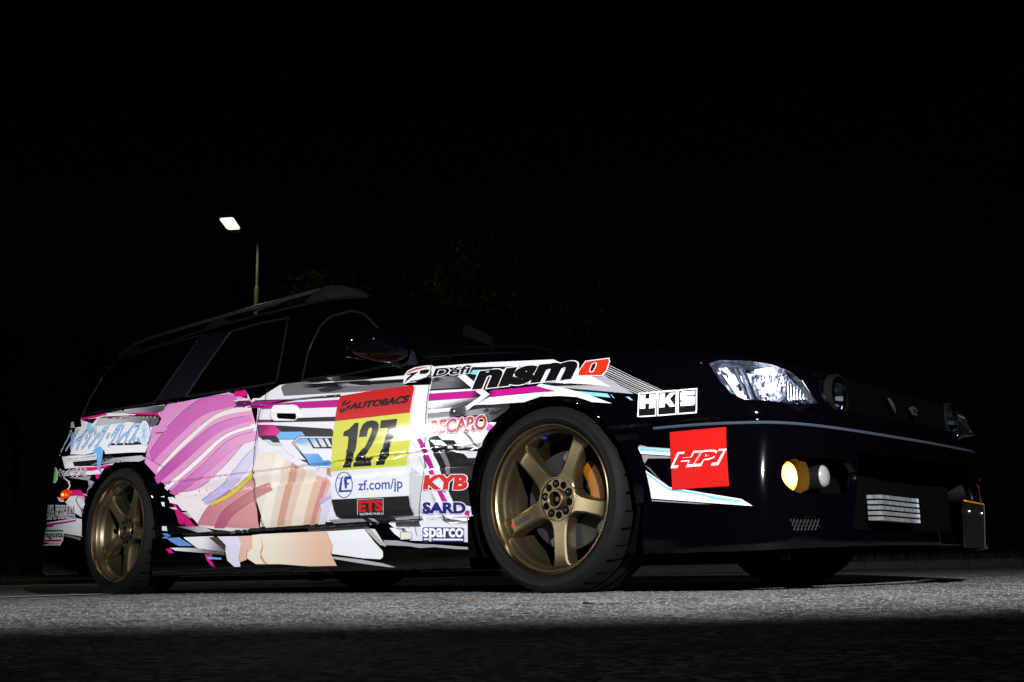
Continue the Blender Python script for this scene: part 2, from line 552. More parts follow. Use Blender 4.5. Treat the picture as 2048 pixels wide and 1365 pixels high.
# --- front: plan curves at several heights, from the wheel arch round to the centre line
def yx(x, z): return Yside(x, z)
LV = [
    [(.344, 0, .115), (.56, .002, .115), (.70, .012, .115), (.783, .052, .117), (.833, .132, .120), (.875, .272, .123), (.917, .5, .126), (.946, .866, .127)],
    [(.344, 0, .135), (.56, .001, .135), (.70, .010, .135), (.785, .050, .137), (.835, .130, .139), (.877, .270, .141), (.919, .5, .142), (.948, .866, .142)],
    [(.344, 0, .19), (.56, .000, .19), (.70, .010, .19), (.785, .050, .19), (.838, .130, .19), (.880, .28, .19), (.920, .51, .19), (.946, .866, .19)],
    [(.344, 0, .30), (.56, .000, .30), (.70, .014, .30), (.785, .060, .30), (.842, .150, .30), (.888, .32, .30), (.922, .55, .30), (.940, .866, .30)],
    [(.344, 0, .42), (.56, .006, .42), (.69, .026, .42), (.785, .078, .418), (.845, .17, .415), (.890, .35, .412), (.918, .6, .41), (.930, .866, .41)],
    [(.344, 0, .490), (.56, .012, .488), (.68, .036, .484), (.782, .090, .480), (.842, .20, .476), (.885, .37, .470), (.908, .62, .466), (.916, .866, .465)],
    [(.344, 0, .500), (.56, .018, .497), (.677, .042, .493), (.775, .098, .489), (.834, .21, .485), (.876, .38, .479), (.898, .62, .475), (.906, .866, .474)],
    [(.344, 0, .506), (.56, .030, .503), (.668, .056, .499), (.760, .112, .495), (.818, .222, .491), (.858, .39, .485), (.88, .62, .481), (.888, .866, .480)],
]
LV2 = [
    LV[-1],
    [(.344, 0, .530), (.56, .026, .527), (.665, .054, .524), (.757, .110, .521), (.815, .220, .518), (.854, .39, .514), (.876, .62, .51), (.884, .866, .51)],
    [(.344, 0, .60), (.56, .030, .60), (.655, .062, .597), (.742, .122, .594), (.798, .230, .590), (.838, .395, .585), (.858, .62, .582), (.865, .866, .58)],
    [(.344, 0, .665), (.555, .048, .655), (.64, .084, .648), (.72, .145, .642), (.775, .245, .637), (.815, .40, .632), (.838, .62, .628), (.844, .866, .627)],
    [(.344, 0, .715), (.55, .072, .695), (.628, .110, .683), (.705, .168, .673), (.758, .265, .665), (.80, .41, .658), (.824, .62, .653), (.830, .866, .651)],
    [(.344, 0, .760), (.54, .120, .729), (.615, .150, .714), (.688, .200, .700), (.74, .290, .688), (.782, .425, .678), (.806, .62, .671), (.812, .866, .668)],
]
X0 = 0.38
def fix0(lv):
    out = []
    for L in lv:
        L = list(L)
        z = L[0][2] if L[0][2] < 0.74 else pl(ZT, X0)
        L[0] = (X0, yx(X0, z), z)
        out.append(L)
    return out
LV, LV2 = fix0(LV), fix0(LV2)
def skin_rows(levels, nu=56, sub=3):
    rows = []
    for i in range(len(levels) - 1):
        for k in range(sub):
            t = (i + k / sub) / (len(levels) - 1)
            ctl = [cr([levels[j][c] for j in range(len(levels))], t) for c in range(8)]
            rows.append(ctl)
    rows.append(levels[-1])
    out = []
    for ctl in rows:
        half = [cr(ctl, u / nu) for u in range(nu + 1)]
        full = half + [(p[0], 2 * YC - p[1], p[2]) for p in half[-2::-1]]
        out.append(full)
    return out
def solid(rows, th):
    """closed shell: outer grid plus an inner grid pushed towards the car's middle"""
    nr, nc = len(rows), len(rows[0])
    mb = MB()
    outer = [Vector(p) for r in rows for p in r]
    inner = []
    for i in range(nr):
        for j in range(nc):
            a = Vector(rows[i][min(j + 1, nc - 1)]) - Vector(rows[i][max(j - 1, 0)])
            n = Vector((a.y, -a.x, 0)).normalized()   # outward in plan
            inner.append(Vector(rows[i][j]) - n * th)
    N = nr * nc
    f = []
    for i in range(nr - 1):
        for j in range(nc - 1):
            a, b, c, d = i * nc + j, i * nc + j + 1, (i + 1) * nc + j + 1, (i + 1) * nc + j
            f.append((a, b, c, d))
            f.append((N + d, N + c, N + b, N + a))
    for j in range(nc - 1):
        f.append((j + 1, j, N + j, N + j + 1))
        q = (nr - 1) * nc + j
        f.append((q, q + 1, N + q + 1, N + q))
    for i in range(nr - 1):
        a, b = i * nc, (i + 1) * nc
        f.append((a, b, N + b, N + a))
        a, b = i * nc + nc - 1, (i + 1) * nc + nc - 1
        f.append((b, a, N + a, N + b))
    return outer + inner, f

rows_bumper = skin_rows(LV)
rows_nose = skin_rows(LV2)
for rows in (rows_bumper, rows_nose):
    g = MB().grid(rows)
    SIDE_SURF.append((g.v, g.f))

# --- rear: the same from the rear wheel arch round the tail
def rear0(L):
    L = list(L)
    z = L[0][2]
    L[0] = (-3.065, Yside(-3.065, z) if z < 0.9 else 0.064, z)
    return L
RV = [rear0(L) for L in [
    [(0, 0, .10), (-3.25, .010, .10), (-3.40, .030, .10), (-3.54, .065, .10), (-3.66, .15, .10), (-3.73, .32, .10), (-3.76, .6, .10), (-3.77, .866, .10)],
    [(0, 0, .13), (-3.25, .000, .13), (-3.42, .016, .13), (-3.56, .050, .13), (-3.68, .14, .13), (-3.75, .32, .13), (-3.78, .6, .13), (-3.79, .866, .13)],
    [(0, 0, .30), (-3.25, .000, .30), (-3.41, .015, .30), (-3.55, .048, .30), (-3.67, .14, .30), (-3.74, .32, .30), (-3.77, .6, .30), (-3.78, .866, .30)],
    [(0, 0, .52), (-3.25, .002, .52), (-3.39, .018, .52), (-3.52, .050, .52), (-3.63, .14, .52), (-3.70, .32, .52), (-3.73, .6, .52), (-3.74, .866, .52)],
    [(0, 0, .545), (-3.25, .003, .545), (-3.37, .018, .545), (-3.49, .048, .545), (-3.60, .14, .545), (-3.66, .32, .545), (-3.69, .6, .545), (-3.70, .866, .545)],
    [(0, 0, .70), (-3.25, .010, .70), (-3.36, .026, .70), (-3.48, .056, .70), (-3.58, .14, .70), (-3.64, .32, .70), (-3.67, .6, .70), (-3.68, .866, .70)],
    [(0, 0, .84), (-3.22, .050, .84), (-3.34, .068, .84), (-3.45, .100, .84), (-3.55, .17, .84), (-3.61, .33, .84), (-3.64, .6, .84), (-3.65, .866, .84)],
    [(0, 0, .918), (-3.20, .075, .925), (-3.33, .096, .93), (-3.45, .125, .934), (-3.545, .157, .936), (-3.61, .32, .936), (-3.64, .6, .936), (-3.65, .866, .936)],
]]
rows_rear = skin_rows(RV)
g = MB().grid(rows_rear)
SIDE_SURF.append((g.v, g.f))

# --- side of the cabin: glass and pillars lie on one slightly curved, leaning sheet
def Ycab(x, z):
    t = (z - 0.88) / 0.39
    y = 0.062 + 0.135 * t + 0.03 * t * t
    if x < -3.0:
        y += 0.05 * ((-3.0 - x) / 0.4) ** 2
    return y
# vinyl print, laid out on the car side: x,z in millimetres
PRINT = [
('p', 'livery', 1, '#e6e7ee', [(-1641, 827),(-1582, 851),(-1522, 872),(-1474, 871),(-1042, 812),(-703, 765),(-564, 751),(-559, 546),(-574, 402),(-558, 179),(-694, 225),(-803, 270),(-1190, 277),(-1546, 270),(-1603, 472),(-1612, 663),(-1641, 821)]),
('p', 'livery', 2, '#6d6a72', [(-1506, 858),(-1500, 867),(-1474, 871),(-1365, 866),(-1083, 837),(-888, 814),(-717, 794),(-707, 763),(-871, 766),(-1060, 781),(-1165, 789),(-1466, 816)]),
('g', 'livery', 3, '#0a0a0d', '#6d6a72', (-1285, 852),(-1376, 851), [(-1390, 850),(-1375, 861),(-1204, 859),(-1091, 853),(-1074, 852),(-929, 829),(-915, 793),(-1061, 824),(-1073, 814),(-1260, 826),(-1368, 839)]),
('p', 'livery', 3, '#2b2a2e', [(-1246, 817),(-1125, 823),(-1068, 803),(-1055, 819),(-1086, 798),(-1159, 796),(-1210, 802)]),
('p', 'livery', 4, '#07070a', [(-1055, 819),(-716, 791),(-712, 779),(-880, 793),(-964, 799)]),
('g', 'livery', 4, '#8b8a90', '#2b2a30', (-1206, 863),(-1094, 835), [(-1208, 862),(-1126, 859),(-1091, 837),(-1163, 842)]),
('g', 'livery', 4, '#8b8a90', '#a9a9b0', (-1122, 825),(-918, 791), [(-1124, 825),(-1060, 822),(-1036, 812),(-918, 790),(-1105, 814)]),
('p', 'livery', 5, '#e6e7ee', [(-1356, 856),(-1208, 842),(-1245, 848),(-973, 822),(-718, 806),(-713, 791),(-971, 818),(-1242, 843),(-1206, 838)]),
('p', 'livery', 3, '#e6e7ee', [(-1461, 815),(-1060, 781),(-871, 766),(-1043, 778),(-1218, 785),(-1056, 769),(-1481, 802)]),
('g', 'livery', 3, '#6d6a72', '#07070a', (-1410, 794),(-1161, 778), [(-1481, 801),(-1084, 777),(-1075, 765),(-1365, 785)]),
('p', 'livery', 4, '#0d0c10', [(-1829, 835),(-1490, 803),(-1365, 785),(-1535, 787),(-1630, 798),(-1644, 782),(-1808, 791)]),
('p', 'livery', 5, '#55084a', [(-1825, 829),(-1635, 809),(-1603, 781),(-1784, 801)]),
('p', 'livery', 5, '#b80d86', [(-1772, 824),(-1462, 796),(-1555, 793),(-1629, 800),(-1602, 778),(-1760, 798)]),
('p', 'livery', 5, '#b80d86', [(-1602, 778),(-1613, 793),(-1405, 780),(-1080, 754),(-1083, 754),(-1087, 726),(-1087, 725),(-1340, 748),(-1483, 762),(-1601, 774)]),
('p', 'livery', 5, '#e6e7ee', [(-1406, 782),(-1261, 778),(-1075, 763),(-1078, 754),(-1319, 773)]),
('p', 'livery', 5, '#e6e7ee', [(-1831, 839),(-1731, 835),(-1742, 859),(-1694, 819),(-1688, 831),(-1494, 811),(-1489, 803),(-1670, 820),(-1670, 791),(-1718, 836),(-1716, 827),(-1829, 835)]),
('p', 'livery', 5, '#d4107c', [(-1855, 882),(-1773, 881),(-1743, 861),(-1745, 848),(-1840, 857)]),
('p', 'livery', 4, '#131316', [(-1619, 729),(-1468, 714),(-1328, 706),(-1090, 686),(-1088, 668),(-1501, 706),(-1613, 717)]),
('p', 'livery', 5, '#8a0a62', [(-1615, 726),(-1530, 718),(-1501, 706),(-1612, 716)]),
('p', 'livery', 4, '#131316', [(-1610, 706),(-1462, 688),(-1105, 639),(-1092, 625),(-1095, 608),(-1089, 573),(-1424, 602),(-1480, 607),(-1494, 622),(-1561, 637),(-1593, 657)]),
('g', 'livery', 5, '#86005d', '#d81a86', (-1551, 699),(-1515, 650), [(-1608, 706),(-1489, 693),(-1433, 659),(-1463, 646),(-1593, 658)]),
('p', 'livery', 5, '#6fb0ee', [(-1466, 645),(-1442, 659),(-1292, 645),(-1269, 624),(-1334, 619),(-1448, 630)]),
('p', 'livery', 5, '#cfd0d6', [(-1548, 636),(-1508, 632),(-1483, 618),(-1427, 613),(-1422, 602),(-1480, 606),(-1510, 614)]),
('p', 'livery', 5, '#e6e7ee', [(-1446, 627),(-1334, 617),(-1347, 602),(-1306, 573),(-1301, 558),(-1256, 525),(-1316, 537),(-1392, 572),(-1420, 600)]),
('p', 'livery', 4, '#17171a', [(-1309, 537),(-1258, 530),(-1228, 505),(-1248, 516),(-1289, 528)]),
('p', 'livery', 6, '#e6e7ee', [(-1350, 604),(-1313, 628),(-1093, 607),(-1085, 484),(-1183, 491),(-1228, 505),(-1234, 514)]),
('p', 'livery', 7, '#101014', [(-1092, 601),(-1307, 621),(-1307, 619),(-1092, 599)]),
('p', 'livery', 7, '#101014', [(-1308, 621),(-1339, 604),(-1336, 602),(-1305, 619)]),
('p', 'livery', 7, '#101014', [(-1339, 602),(-1228, 505),(-1224, 506),(-1336, 603)]),
('p', 'livery', 7, '#101014', [(-1093, 609),(-1313, 630),(-1313, 627),(-1093, 606)]),
('p', 'livery', 7, '#101014', [(-1315, 630),(-1353, 605),(-1350, 603),(-1311, 628)]),
('p', 'livery', 7, '#101014', [(-1353, 603),(-1232, 510),(-1229, 511),(-1350, 604)]),
('g', 'livery', 6.5, '#6fb0ee', '#dcdce6', (-1236, 612),(-1234, 581), [(-1305, 619),(-1097, 600),(-1096, 560),(-1209, 570),(-1270, 584),(-1330, 602)]),
('p', 'livery', 7, '#14101c', [(-1254, 614),(-1242, 613),(-1203, 574),(-1096, 567),(-1096, 560),(-1211, 570)]),
('p', 'livery', 7, '#14101c', [(-1203, 609),(-1191, 608),(-1156, 570),(-1170, 572)]),
('p', 'livery', 7, '#14101c', [(-1157, 605),(-1145, 604),(-1111, 566),(-1125, 568)]),
('p', 'livery', 7, '#14101c', [(-1123, 602),(-1111, 601),(-1077, 563),(-1091, 565)]),
('p', 'livery', 7, '#14141a', [(-1121, 602),(-1096, 599),(-1096, 569),(-1106, 581)]),
('g', 'livery', 7, '#7ab4ee', '#5a9be0', (-1268, 553),(-1196, 501), [(-1279, 554),(-1180, 546),(-1141, 516),(-1086, 513),(-1090, 490),(-1194, 497),(-1225, 506)]),
('p', 'board', 8, '#c01210', [(-1063, 768),(-871, 766),(-667, 760),(-656, 757),(-646, 746),(-652, 654),(-1085, 666),(-1084, 743),(-1078, 763)]),
('p', 'board', 8, '#d0d24a', [(-1085, 666),(-652, 654),(-647, 516),(-647, 516),(-666, 460),(-1102, 472),(-1091, 534),(-1095, 555)]),
('p', 'board', 8, '#e6e7ee', [(-1102, 472),(-666, 460),(-654, 414),(-658, 350),(-1096, 361),(-1098, 408)]),
('p', 'board', 8, '#0b0b10', [(-1096, 361),(-658, 350),(-655, 315),(-641, 281),(-801, 283),(-908, 281),(-1054, 287),(-1075, 298),(-1088, 322)]),
('t', 'board', 9, '#0a0a0c', 'AUTOBACS', [(-994, 727),(-825, 724),(-665, 721),(-1002, 705),(-834, 700),(-675, 695)], 0.06, None, '#e6e7ee'),
('p', 'board', 9, '#0a0a0c', [(-1067, 709),(-1055, 718),(-1046, 696),(-1056, 696)]),
('p', 'board', 9, '#0a0a0c', [(-1058, 729),(-1047, 742),(-1028, 745),(-1050, 720)]),
('p', 'board', 9, '#0a0a0c', [(-1041, 728),(-1007, 741),(-1001, 734),(-1036, 723)]),
('p', 'board', 9, '#0a0a0c', [(-1048, 716),(-1030, 708),(-1034, 695),(-1042, 697)]),
('p', 'board', 9, '#0a0a0c', [(-1039, 718),(-1014, 703),(-1023, 701)]),
('p', 'board', 9, '#0a0a0c', [(-1025, 719),(-1002, 723),(-1005, 709),(-1019, 709)]),
('p', 'board', 9, '#0c0c0f', [(-963, 647),(-938, 645),(-940, 604),(-949, 542),(-959, 530),(-955, 513),(-974, 479),(-1021, 481),(-1001, 515),(-1006, 547),(-1000, 547),(-994, 593),(-1000, 599),(-1027, 602),(-1024, 619),(-994, 626),(-973, 639)]),
('p', 'board', 9, '#0c0c0f', [(-933, 589),(-928, 613),(-915, 635),(-891, 646),(-861, 647),(-833, 640),(-820, 627),(-821, 606),(-836, 579),(-858, 549),(-871, 536),(-885, 512),(-893, 506),(-848, 502),(-858, 476),(-959, 480),(-951, 502),(-927, 527),(-915, 540),(-896, 547),(-871, 583),(-859, 604),(-858, 617),(-869, 621),(-880, 614),(-887, 587)]),
('p', 'board', 9, '#0c0c0f', [(-809, 641),(-717, 638),(-725, 601),(-745, 554),(-758, 526),(-754, 526),(-751, 512),(-784, 475),(-831, 476),(-805, 510),(-800, 530),(-799, 530),(-781, 572),(-766, 609),(-813, 612)]),
('p', 'board', 9, '#123a9c', [(-970, 410),(-972, 401),(-967, 400),(-966, 410)]),
('p', 'board', 9, '#123a9c', [(-972, 401),(-975, 392),(-971, 391),(-967, 400)]),
('p', 'board', 9, '#123a9c', [(-975, 392),(-980, 384),(-976, 382),(-971, 391)]),
('p', 'board', 9, '#123a9c', [(-980, 384),(-986, 377),(-983, 375),(-976, 382)]),
('p', 'board', 9, '#123a9c', [(-986, 377),(-994, 372),(-991, 369),(-983, 375)]),
('p', 'board', 9, '#123a9c', [(-994, 372),(-1002, 368),(-1000, 365),(-991, 369)]),
('p', 'board', 9, '#123a9c', [(-1002, 368),(-1011, 366),(-1010, 363),(-1000, 365)]),
('p', 'board', 9, '#123a9c', [(-1011, 366),(-1020, 365),(-1021, 362),(-1010, 363)]),
('p', 'board', 9, '#123a9c', [(-1020, 365),(-1029, 367),(-1031, 364),(-1021, 362)]),
('p', 'board', 9, '#123a9c', [(-1029, 367),(-1038, 370),(-1040, 367),(-1031, 364)]),
('p', 'board', 9, '#123a9c', [(-1038, 370),(-1046, 375),(-1049, 372),(-1040, 367)]),
('p', 'board', 9, '#123a9c', [(-1046, 375),(-1053, 381),(-1056, 379),(-1049, 372)]),
('p', 'board', 9, '#123a9c', [(-1053, 381),(-1058, 389),(-1062, 387),(-1056, 379)]),
('p', 'board', 9, '#123a9c', [(-1058, 389),(-1062, 397),(-1067, 396),(-1062, 387)]),
('p', 'board', 9, '#123a9c', [(-1062, 397),(-1064, 406),(-1069, 406),(-1067, 396)]),
('p', 'board', 9, '#123a9c', [(-1064, 406),(-1065, 416),(-1070, 416),(-1069, 406)]),
('p', 'board', 9, '#123a9c', [(-1065, 416),(-1063, 425),(-1067, 426),(-1070, 416)]),
('p', 'board', 9, '#123a9c', [(-1063, 425),(-1058, 434),(-1065, 436),(-1067, 426)]),
('p', 'board', 9, '#123a9c', [(-1058, 434),(-1063, 443),(-1066, 445),(-1065, 436)]),
('p', 'board', 9, '#123a9c', [(-1063, 443),(-1056, 450),(-1059, 452),(-1066, 445)]),
('p', 'board', 9, '#123a9c', [(-1056, 450),(-1047, 455),(-1050, 458),(-1059, 452)]),
('p', 'board', 9, '#123a9c', [(-1047, 455),(-1039, 459),(-1040, 462),(-1050, 458)]),
('p', 'board', 9, '#123a9c', [(-1039, 459),(-1029, 461),(-1030, 464),(-1040, 462)]),
('p', 'board', 9, '#123a9c', [(-1029, 461),(-1020, 461),(-1020, 464),(-1030, 464)]),
('p', 'board', 9, '#123a9c', [(-1020, 461),(-1011, 460),(-1010, 462),(-1020, 464)]),
('p', 'board', 9, '#123a9c', [(-1011, 460),(-1003, 456),(-1000, 459),(-1010, 462)]),
('p', 'board', 9, '#123a9c', [(-1003, 456),(-995, 451),(-992, 454),(-1000, 459)]),
('p', 'board', 9, '#123a9c', [(-995, 451),(-989, 445),(-985, 447),(-992, 454)]),
('p', 'board', 9, '#123a9c', [(-989, 445),(-978, 437),(-976, 438),(-985, 447)]),
('p', 'board', 9, '#123a9c', [(-978, 437),(-972, 428),(-968, 429),(-976, 438)]),
('p', 'board', 9, '#123a9c', [(-972, 428),(-971, 419),(-966, 419),(-968, 429)]),
('p', 'board', 9, '#123a9c', [(-971, 419),(-970, 410),(-966, 410),(-966, 419)]),
('p', 'board', 9, '#123a9c', [(-1069, 443),(-1024, 441),(-1035, 393),(-970, 391),(-975, 384),(-1053, 386),(-1036, 434),(-1062, 435)]),
('p', 'board', 9, '#123a9c', [(-1017, 440),(-979, 439),(-972, 432),(-997, 433),(-1000, 418),(-987, 418),(-987, 412),(-1000, 412),(-1001, 398),(-1013, 398)]),
('t', 'board', 9, '#1a4aa5', 'zf.com/jp', [(-932, 423),(-807, 420),(-686, 417),(-935, 375),(-810, 371),(-690, 367)], 0.012, None, '#e6e7ee'),
('p', 'board', 9, '#c9c9cc', [(-948, 295),(-942, 352),(-945, 352),(-951, 295)]),
('p', 'board', 9, '#c9c9cc', [(-943, 351),(-798, 348),(-797, 350),(-943, 353)]),
('p', 'board', 9, '#c9c9cc', [(-799, 349),(-805, 290),(-802, 290),(-796, 349)]),
('t', 'board', 9, '#c3100c', 'ETS', [(-937, 346),(-871, 344),(-807, 342),(-938, 307),(-873, 306),(-809, 304)], 0.05, None, '#e6e7ee'),
('t', 'board', 9, '#d8d8dc', 'RACING FUELS', [(-935, 301),(-871, 300),(-808, 298),(-936, 294),(-872, 293),(-809, 291)], 0.03, None, '#e6e7ee'),
('p', 'livery', 2, '#c9c9d2', [(-648, 453),(-588, 422),(-602, 289),(-643, 281),(-655, 315),(-658, 351)]),
('p', 'livery', 3, '#8f8f98', [(-1131, 284),(-938, 285),(-886, 264),(-1096, 267)]),
('p', 'livery', 4, '#16161c', [(-1097, 266),(-887, 263),(-737, 259),(-604, 259),(-609, 276),(-762, 279),(-946, 292),(-861, 240),(-1059, 239),(-1218, 241),(-1254, 260)]),
('p', 'livery', 5, '#a9a9b0', [(-905, 283),(-864, 277),(-836, 262),(-859, 266)]),
('p', 'livery', 5, '#9b9ba2', [(-749, 275),(-607, 276),(-608, 260),(-736, 260)]),
('p', 'livery', 4, '#34343c', [(-727, 258),(-601, 258),(-581, 235),(-710, 240)]),
('p', 'livery', 1, '#e6e7ee', [(-1112, 239),(-892, 239),(-828, 185),(-787, 154),(-787, 133),(-802, 125),(-900, 131),(-1083, 152),(-1073, 180)]),
('p', 'livery', 3, '#a9a9b0', [(-889, 239),(-854, 238),(-771, 171),(-800, 177)]),
('p', 'livery', 3, '#d9d2c4', [(-854, 239),(-828, 235),(-768, 171),(-775, 171)]),
('p', 'livery', 1, '#a9a9b0', [(-1081, 142),(-919, 127),(-789, 110),(-723, 95),(-759, 96),(-901, 111),(-1069, 132)]),
('p', 'livery', 1, '#e6e7ee', [(-750, 237),(-581, 235),(-570, 192),(-617, 189),(-687, 196),(-723, 215)]),
('p', 'livery', 2, '#9a9aa3', [(-781, 194),(-709, 190),(-613, 176),(-515, 170),(-325, 154),(-326, 147),(-413, 152),(-516, 161),(-588, 160),(-644, 168),(-775, 176)]),
('p', 'jack', 6, '#d8d8d4', [(-687, 220),(-628, 217),(-626, 193),(-686, 193)]),
('p', 'jack', 7, '#55555a', [(-687, 219),(-628, 217),(-628, 218),(-687, 221)]),
('p', 'jack', 7, '#55555a', [(-629, 217),(-627, 193),(-625, 193),(-627, 217)]),
('p', 'jack', 7, '#55555a', [(-626, 194),(-686, 193),(-686, 192),(-626, 192)]),
('p', 'jack', 7, '#55555a', [(-685, 193),(-686, 220),(-688, 220),(-687, 193)]),
('p', 'livery', 1, '#e6e7ee', [(-582, 824),(-434, 813),(-298, 802),(-11, 773),(43, 747),(104, 736),(120, 711),(183, 684),(270, 637),(216, 650),(103, 670),(-35, 688),(-329, 708),(-257, 678),(-317, 646),(-427, 642),(-546, 655),(-567, 719),(-568, 781)]),
('p', 'livery', 2, '#0c0c10', [(-570, 817),(-196, 772),(-126, 762),(-73, 755),(-79, 705),(-197, 704),(-265, 705),(-278, 707),(-295, 703),(-332, 726),(-401, 770),(-437, 767),(-510, 774),(-553, 772),(-568, 796)]),
('p', 'livery', 3, '#84cdf5', [(-377, 768),(-367, 781),(-191, 760),(-155, 757),(-62, 727),(-46, 701),(-71, 699),(-125, 706),(-176, 742),(-245, 751),(-182, 737),(-338, 758)]),
('p', 'livery', 3, '#e6e7ee', [(-133, 761),(-47, 752),(-53, 721),(-91, 739)]),
('p', 'livery', 3, '#121216', [(-237, 747),(-174, 738),(-170, 704),(-234, 707)]),
('p', 'livery', 4, '#e6e7ee', [(-437, 767),(-401, 770),(-334, 724),(-287, 696),(-259, 678),(-361, 629),(-367, 646),(-297, 677)]),
('g', 'livery', 3, '#6f6c74', '#121115', (-501, 744),(-365, 720), [(-565, 772),(-510, 772),(-437, 767),(-351, 715),(-464, 724),(-561, 733)]),
('g', 'livery', 3, '#1a1014', '#75707a', (-542, 775),(-502, 749), [(-565, 774),(-461, 767),(-440, 750),(-561, 761)]),
('p', 'livery', 4, '#111014', [(-564, 733),(-354, 715),(-344, 708),(-566, 727)]),
('p', 'livery', 4, '#e6e7ee', [(-566, 727),(-347, 708),(-351, 701),(-565, 716)]),
('g', 'livery', 4, '#b80d86', '#25051f', (-354, 688),(-317, 679), [(-565, 715),(-345, 701),(-329, 701),(-297, 677),(-318, 672),(-345, 674),(-562, 689)]),
('g', 'livery', 4, '#e6e7ee', '#4a4548', (-453, 675),(-450, 650), [(-562, 688),(-336, 673),(-303, 673),(-366, 648),(-440, 649),(-561, 660)]),
('p', 'livery', 4, '#e6e7ee', [(-561, 657),(-367, 646),(-364, 632),(-559, 642)]),
('p', 'livery', 5, '#b80d86', [(-260, 686),(-245, 691),(-167, 685),(-104, 682),(-48, 680),(51, 649),(-85, 661),(-173, 663),(-161, 662),(-246, 665)]),
('g', 'livery', 6, '#1a0616', '#b80d86', (-261, 682),(-234, 678), [(-258, 684),(-239, 690),(-228, 664),(-249, 665)]),
('p', 'livery', 4, '#141418', [(-61, 690),(36, 681),(109, 668),(111, 663),(26, 675),(-31, 686)]),
('p', 'livery', 3, '#a3a3aa', [(33, 670),(216, 650),(270, 637),(183, 684),(229, 683),(361, 604),(267, 622),(77, 658)]),
('p', 'livery', 5, '#e6e7ee', [(97, 738),(111, 733),(122, 711),(183, 684),(270, 637),(216, 650),(103, 670),(69, 673),(77, 693)]),
('p', 'livery', 4, '#0c0c10', [(77, 658),(267, 622),(275, 601),(194, 618),(132, 640)]),
('p', 'livery', 5, '#84cdf5', [(132, 640),(260, 616),(274, 602),(197, 617)]),
('p', 'livery', 5, '#84cdf5', [(273, 612),(277, 611),(290, 598),(285, 600)]),
('p', 'livery', 5, '#84cdf5', [(332, 598),(344, 597),(361, 584),(350, 586)]),
('p', 'livery', 4, '#e6e7ee', [(-31, 686),(77, 658),(132, 640),(197, 617),(280, 583),(203, 596),(142, 619),(67, 632),(-15, 640),(-78, 630),(-85, 628),(-170, 634),(-219, 637),(-252, 639),(-217, 636),(-317, 646),(-255, 668),(-173, 662),(-41, 656),(51, 649),(-45, 680)]),
('p', 'livery', 3, '#17161a', [(-317, 642),(-217, 636),(-155, 633),(-152, 616),(-229, 598),(-310, 631),(-361, 629)]),
('g', 'livery', 3, '#8c8a90', '#2d2c30', (-324, 622),(-198, 586), [(-364, 630),(-294, 630),(-215, 625),(-159, 612),(-210, 589),(-249, 574),(-261, 604),(-416, 618),(-557, 624),(-559, 640)]),
('p', 'livery', 5, '#b9b9bf', [(240, 713),(464, 602),(464, 603),(240, 715)]),
('p', 'livery', 5, '#b9b9bf', [(238, 707),(452, 601),(453, 604),(238, 709)]),
('p', 'livery', 5, '#b9b9bf', [(236, 701),(440, 601),(441, 603),(236, 704)]),
('p', 'livery', 5, '#b9b9bf', [(233, 695),(428, 601),(429, 603),(234, 698)]),
('p', 'livery', 5, '#b9b9bf', [(231, 690),(416, 601),(417, 603),(231, 692)]),
('p', 'livery', 5, '#b9b9bf', [(229, 684),(404, 600),(405, 602),(229, 686)]),
('p', 'livery', 5, '#b9b9bf', [(226, 679),(392, 600),(393, 602),(226, 681)]),
('p', 'livery', 5, '#b9b9bf', [(223, 673),(380, 600),(381, 602),(224, 675)]),
('g', 'livery', 2, '#cfcdd4', '#e6e7ee', (-573, 619),(-571, 591), [(-561, 641),(-505, 639),(-378, 599),(-249, 578),(-212, 573),(-226, 560),(-248, 546),(-288, 491),(-461, 507),(-563, 567)]),
('p', 'livery', 3, '#c55aa8', [(-249, 572),(-229, 566),(-224, 560),(-245, 546),(-261, 554)]),
('p', 'livery', 3, '#d36bb4', [(-482, 616),(-305, 604),(-305, 593),(-482, 607)]),
('g', 'livery', 3, '#e6e7ee', '#d0107a', (-294, 516),(-291, 496), [(-304, 513),(-274, 509),(-287, 493)]),
('p', 'livery', 4, '#15151a', [(-382, 561),(-338, 527),(-336, 528),(-380, 563)]),
('p', 'livery', 4, '#15151a', [(-338, 527),(-298, 492),(-297, 493),(-336, 528)]),
('p', 'livery', 4, '#15151a', [(-371, 560),(-331, 526),(-329, 527),(-369, 561)]),
('p', 'livery', 4, '#15151a', [(-331, 526),(-290, 491),(-288, 492),(-329, 527)]),
('p', 'livery', 4, '#101014', [(-565, 566),(-512, 561),(-479, 537),(-420, 531),(-389, 502),(-288, 491),(-294, 482),(-442, 495),(-368, 480),(-351, 463),(-312, 460),(-301, 478),(-294, 469),(-333, 387),(-344, 318),(-350, 298),(-435, 316),(-456, 354),(-494, 419),(-494, 440),(-506, 450),(-529, 503)]),
('p', 'livery', 5, '#e6e7ee', [(-543, 543),(-485, 537),(-448, 514),(-512, 519)]),
('p', 'livery', 5, '#e6e7ee', [(-446, 513),(-425, 512),(-422, 504),(-449, 506)]),
('p', 'livery', 5, '#e6e7ee', [(-385, 508),(-360, 508),(-372, 500),(-384, 501)]),
('p', 'livery', 5, '#e6e7ee', [(-442, 495),(-296, 482),(-312, 460),(-350, 463),(-368, 480)]),
('p', 'livery', 5, '#77757c', [(-491, 502),(-464, 497),(-442, 439),(-440, 412),(-461, 413),(-465, 441)]),
('p', 'livery', 6, '#e6e7ee', [(-653, 603),(-645, 602),(-612, 596),(-565, 566),(-528, 505),(-496, 442),(-487, 426),(-482, 409),(-561, 413),(-572, 429),(-573, 442),(-593, 484),(-604, 513),(-653, 570)]),
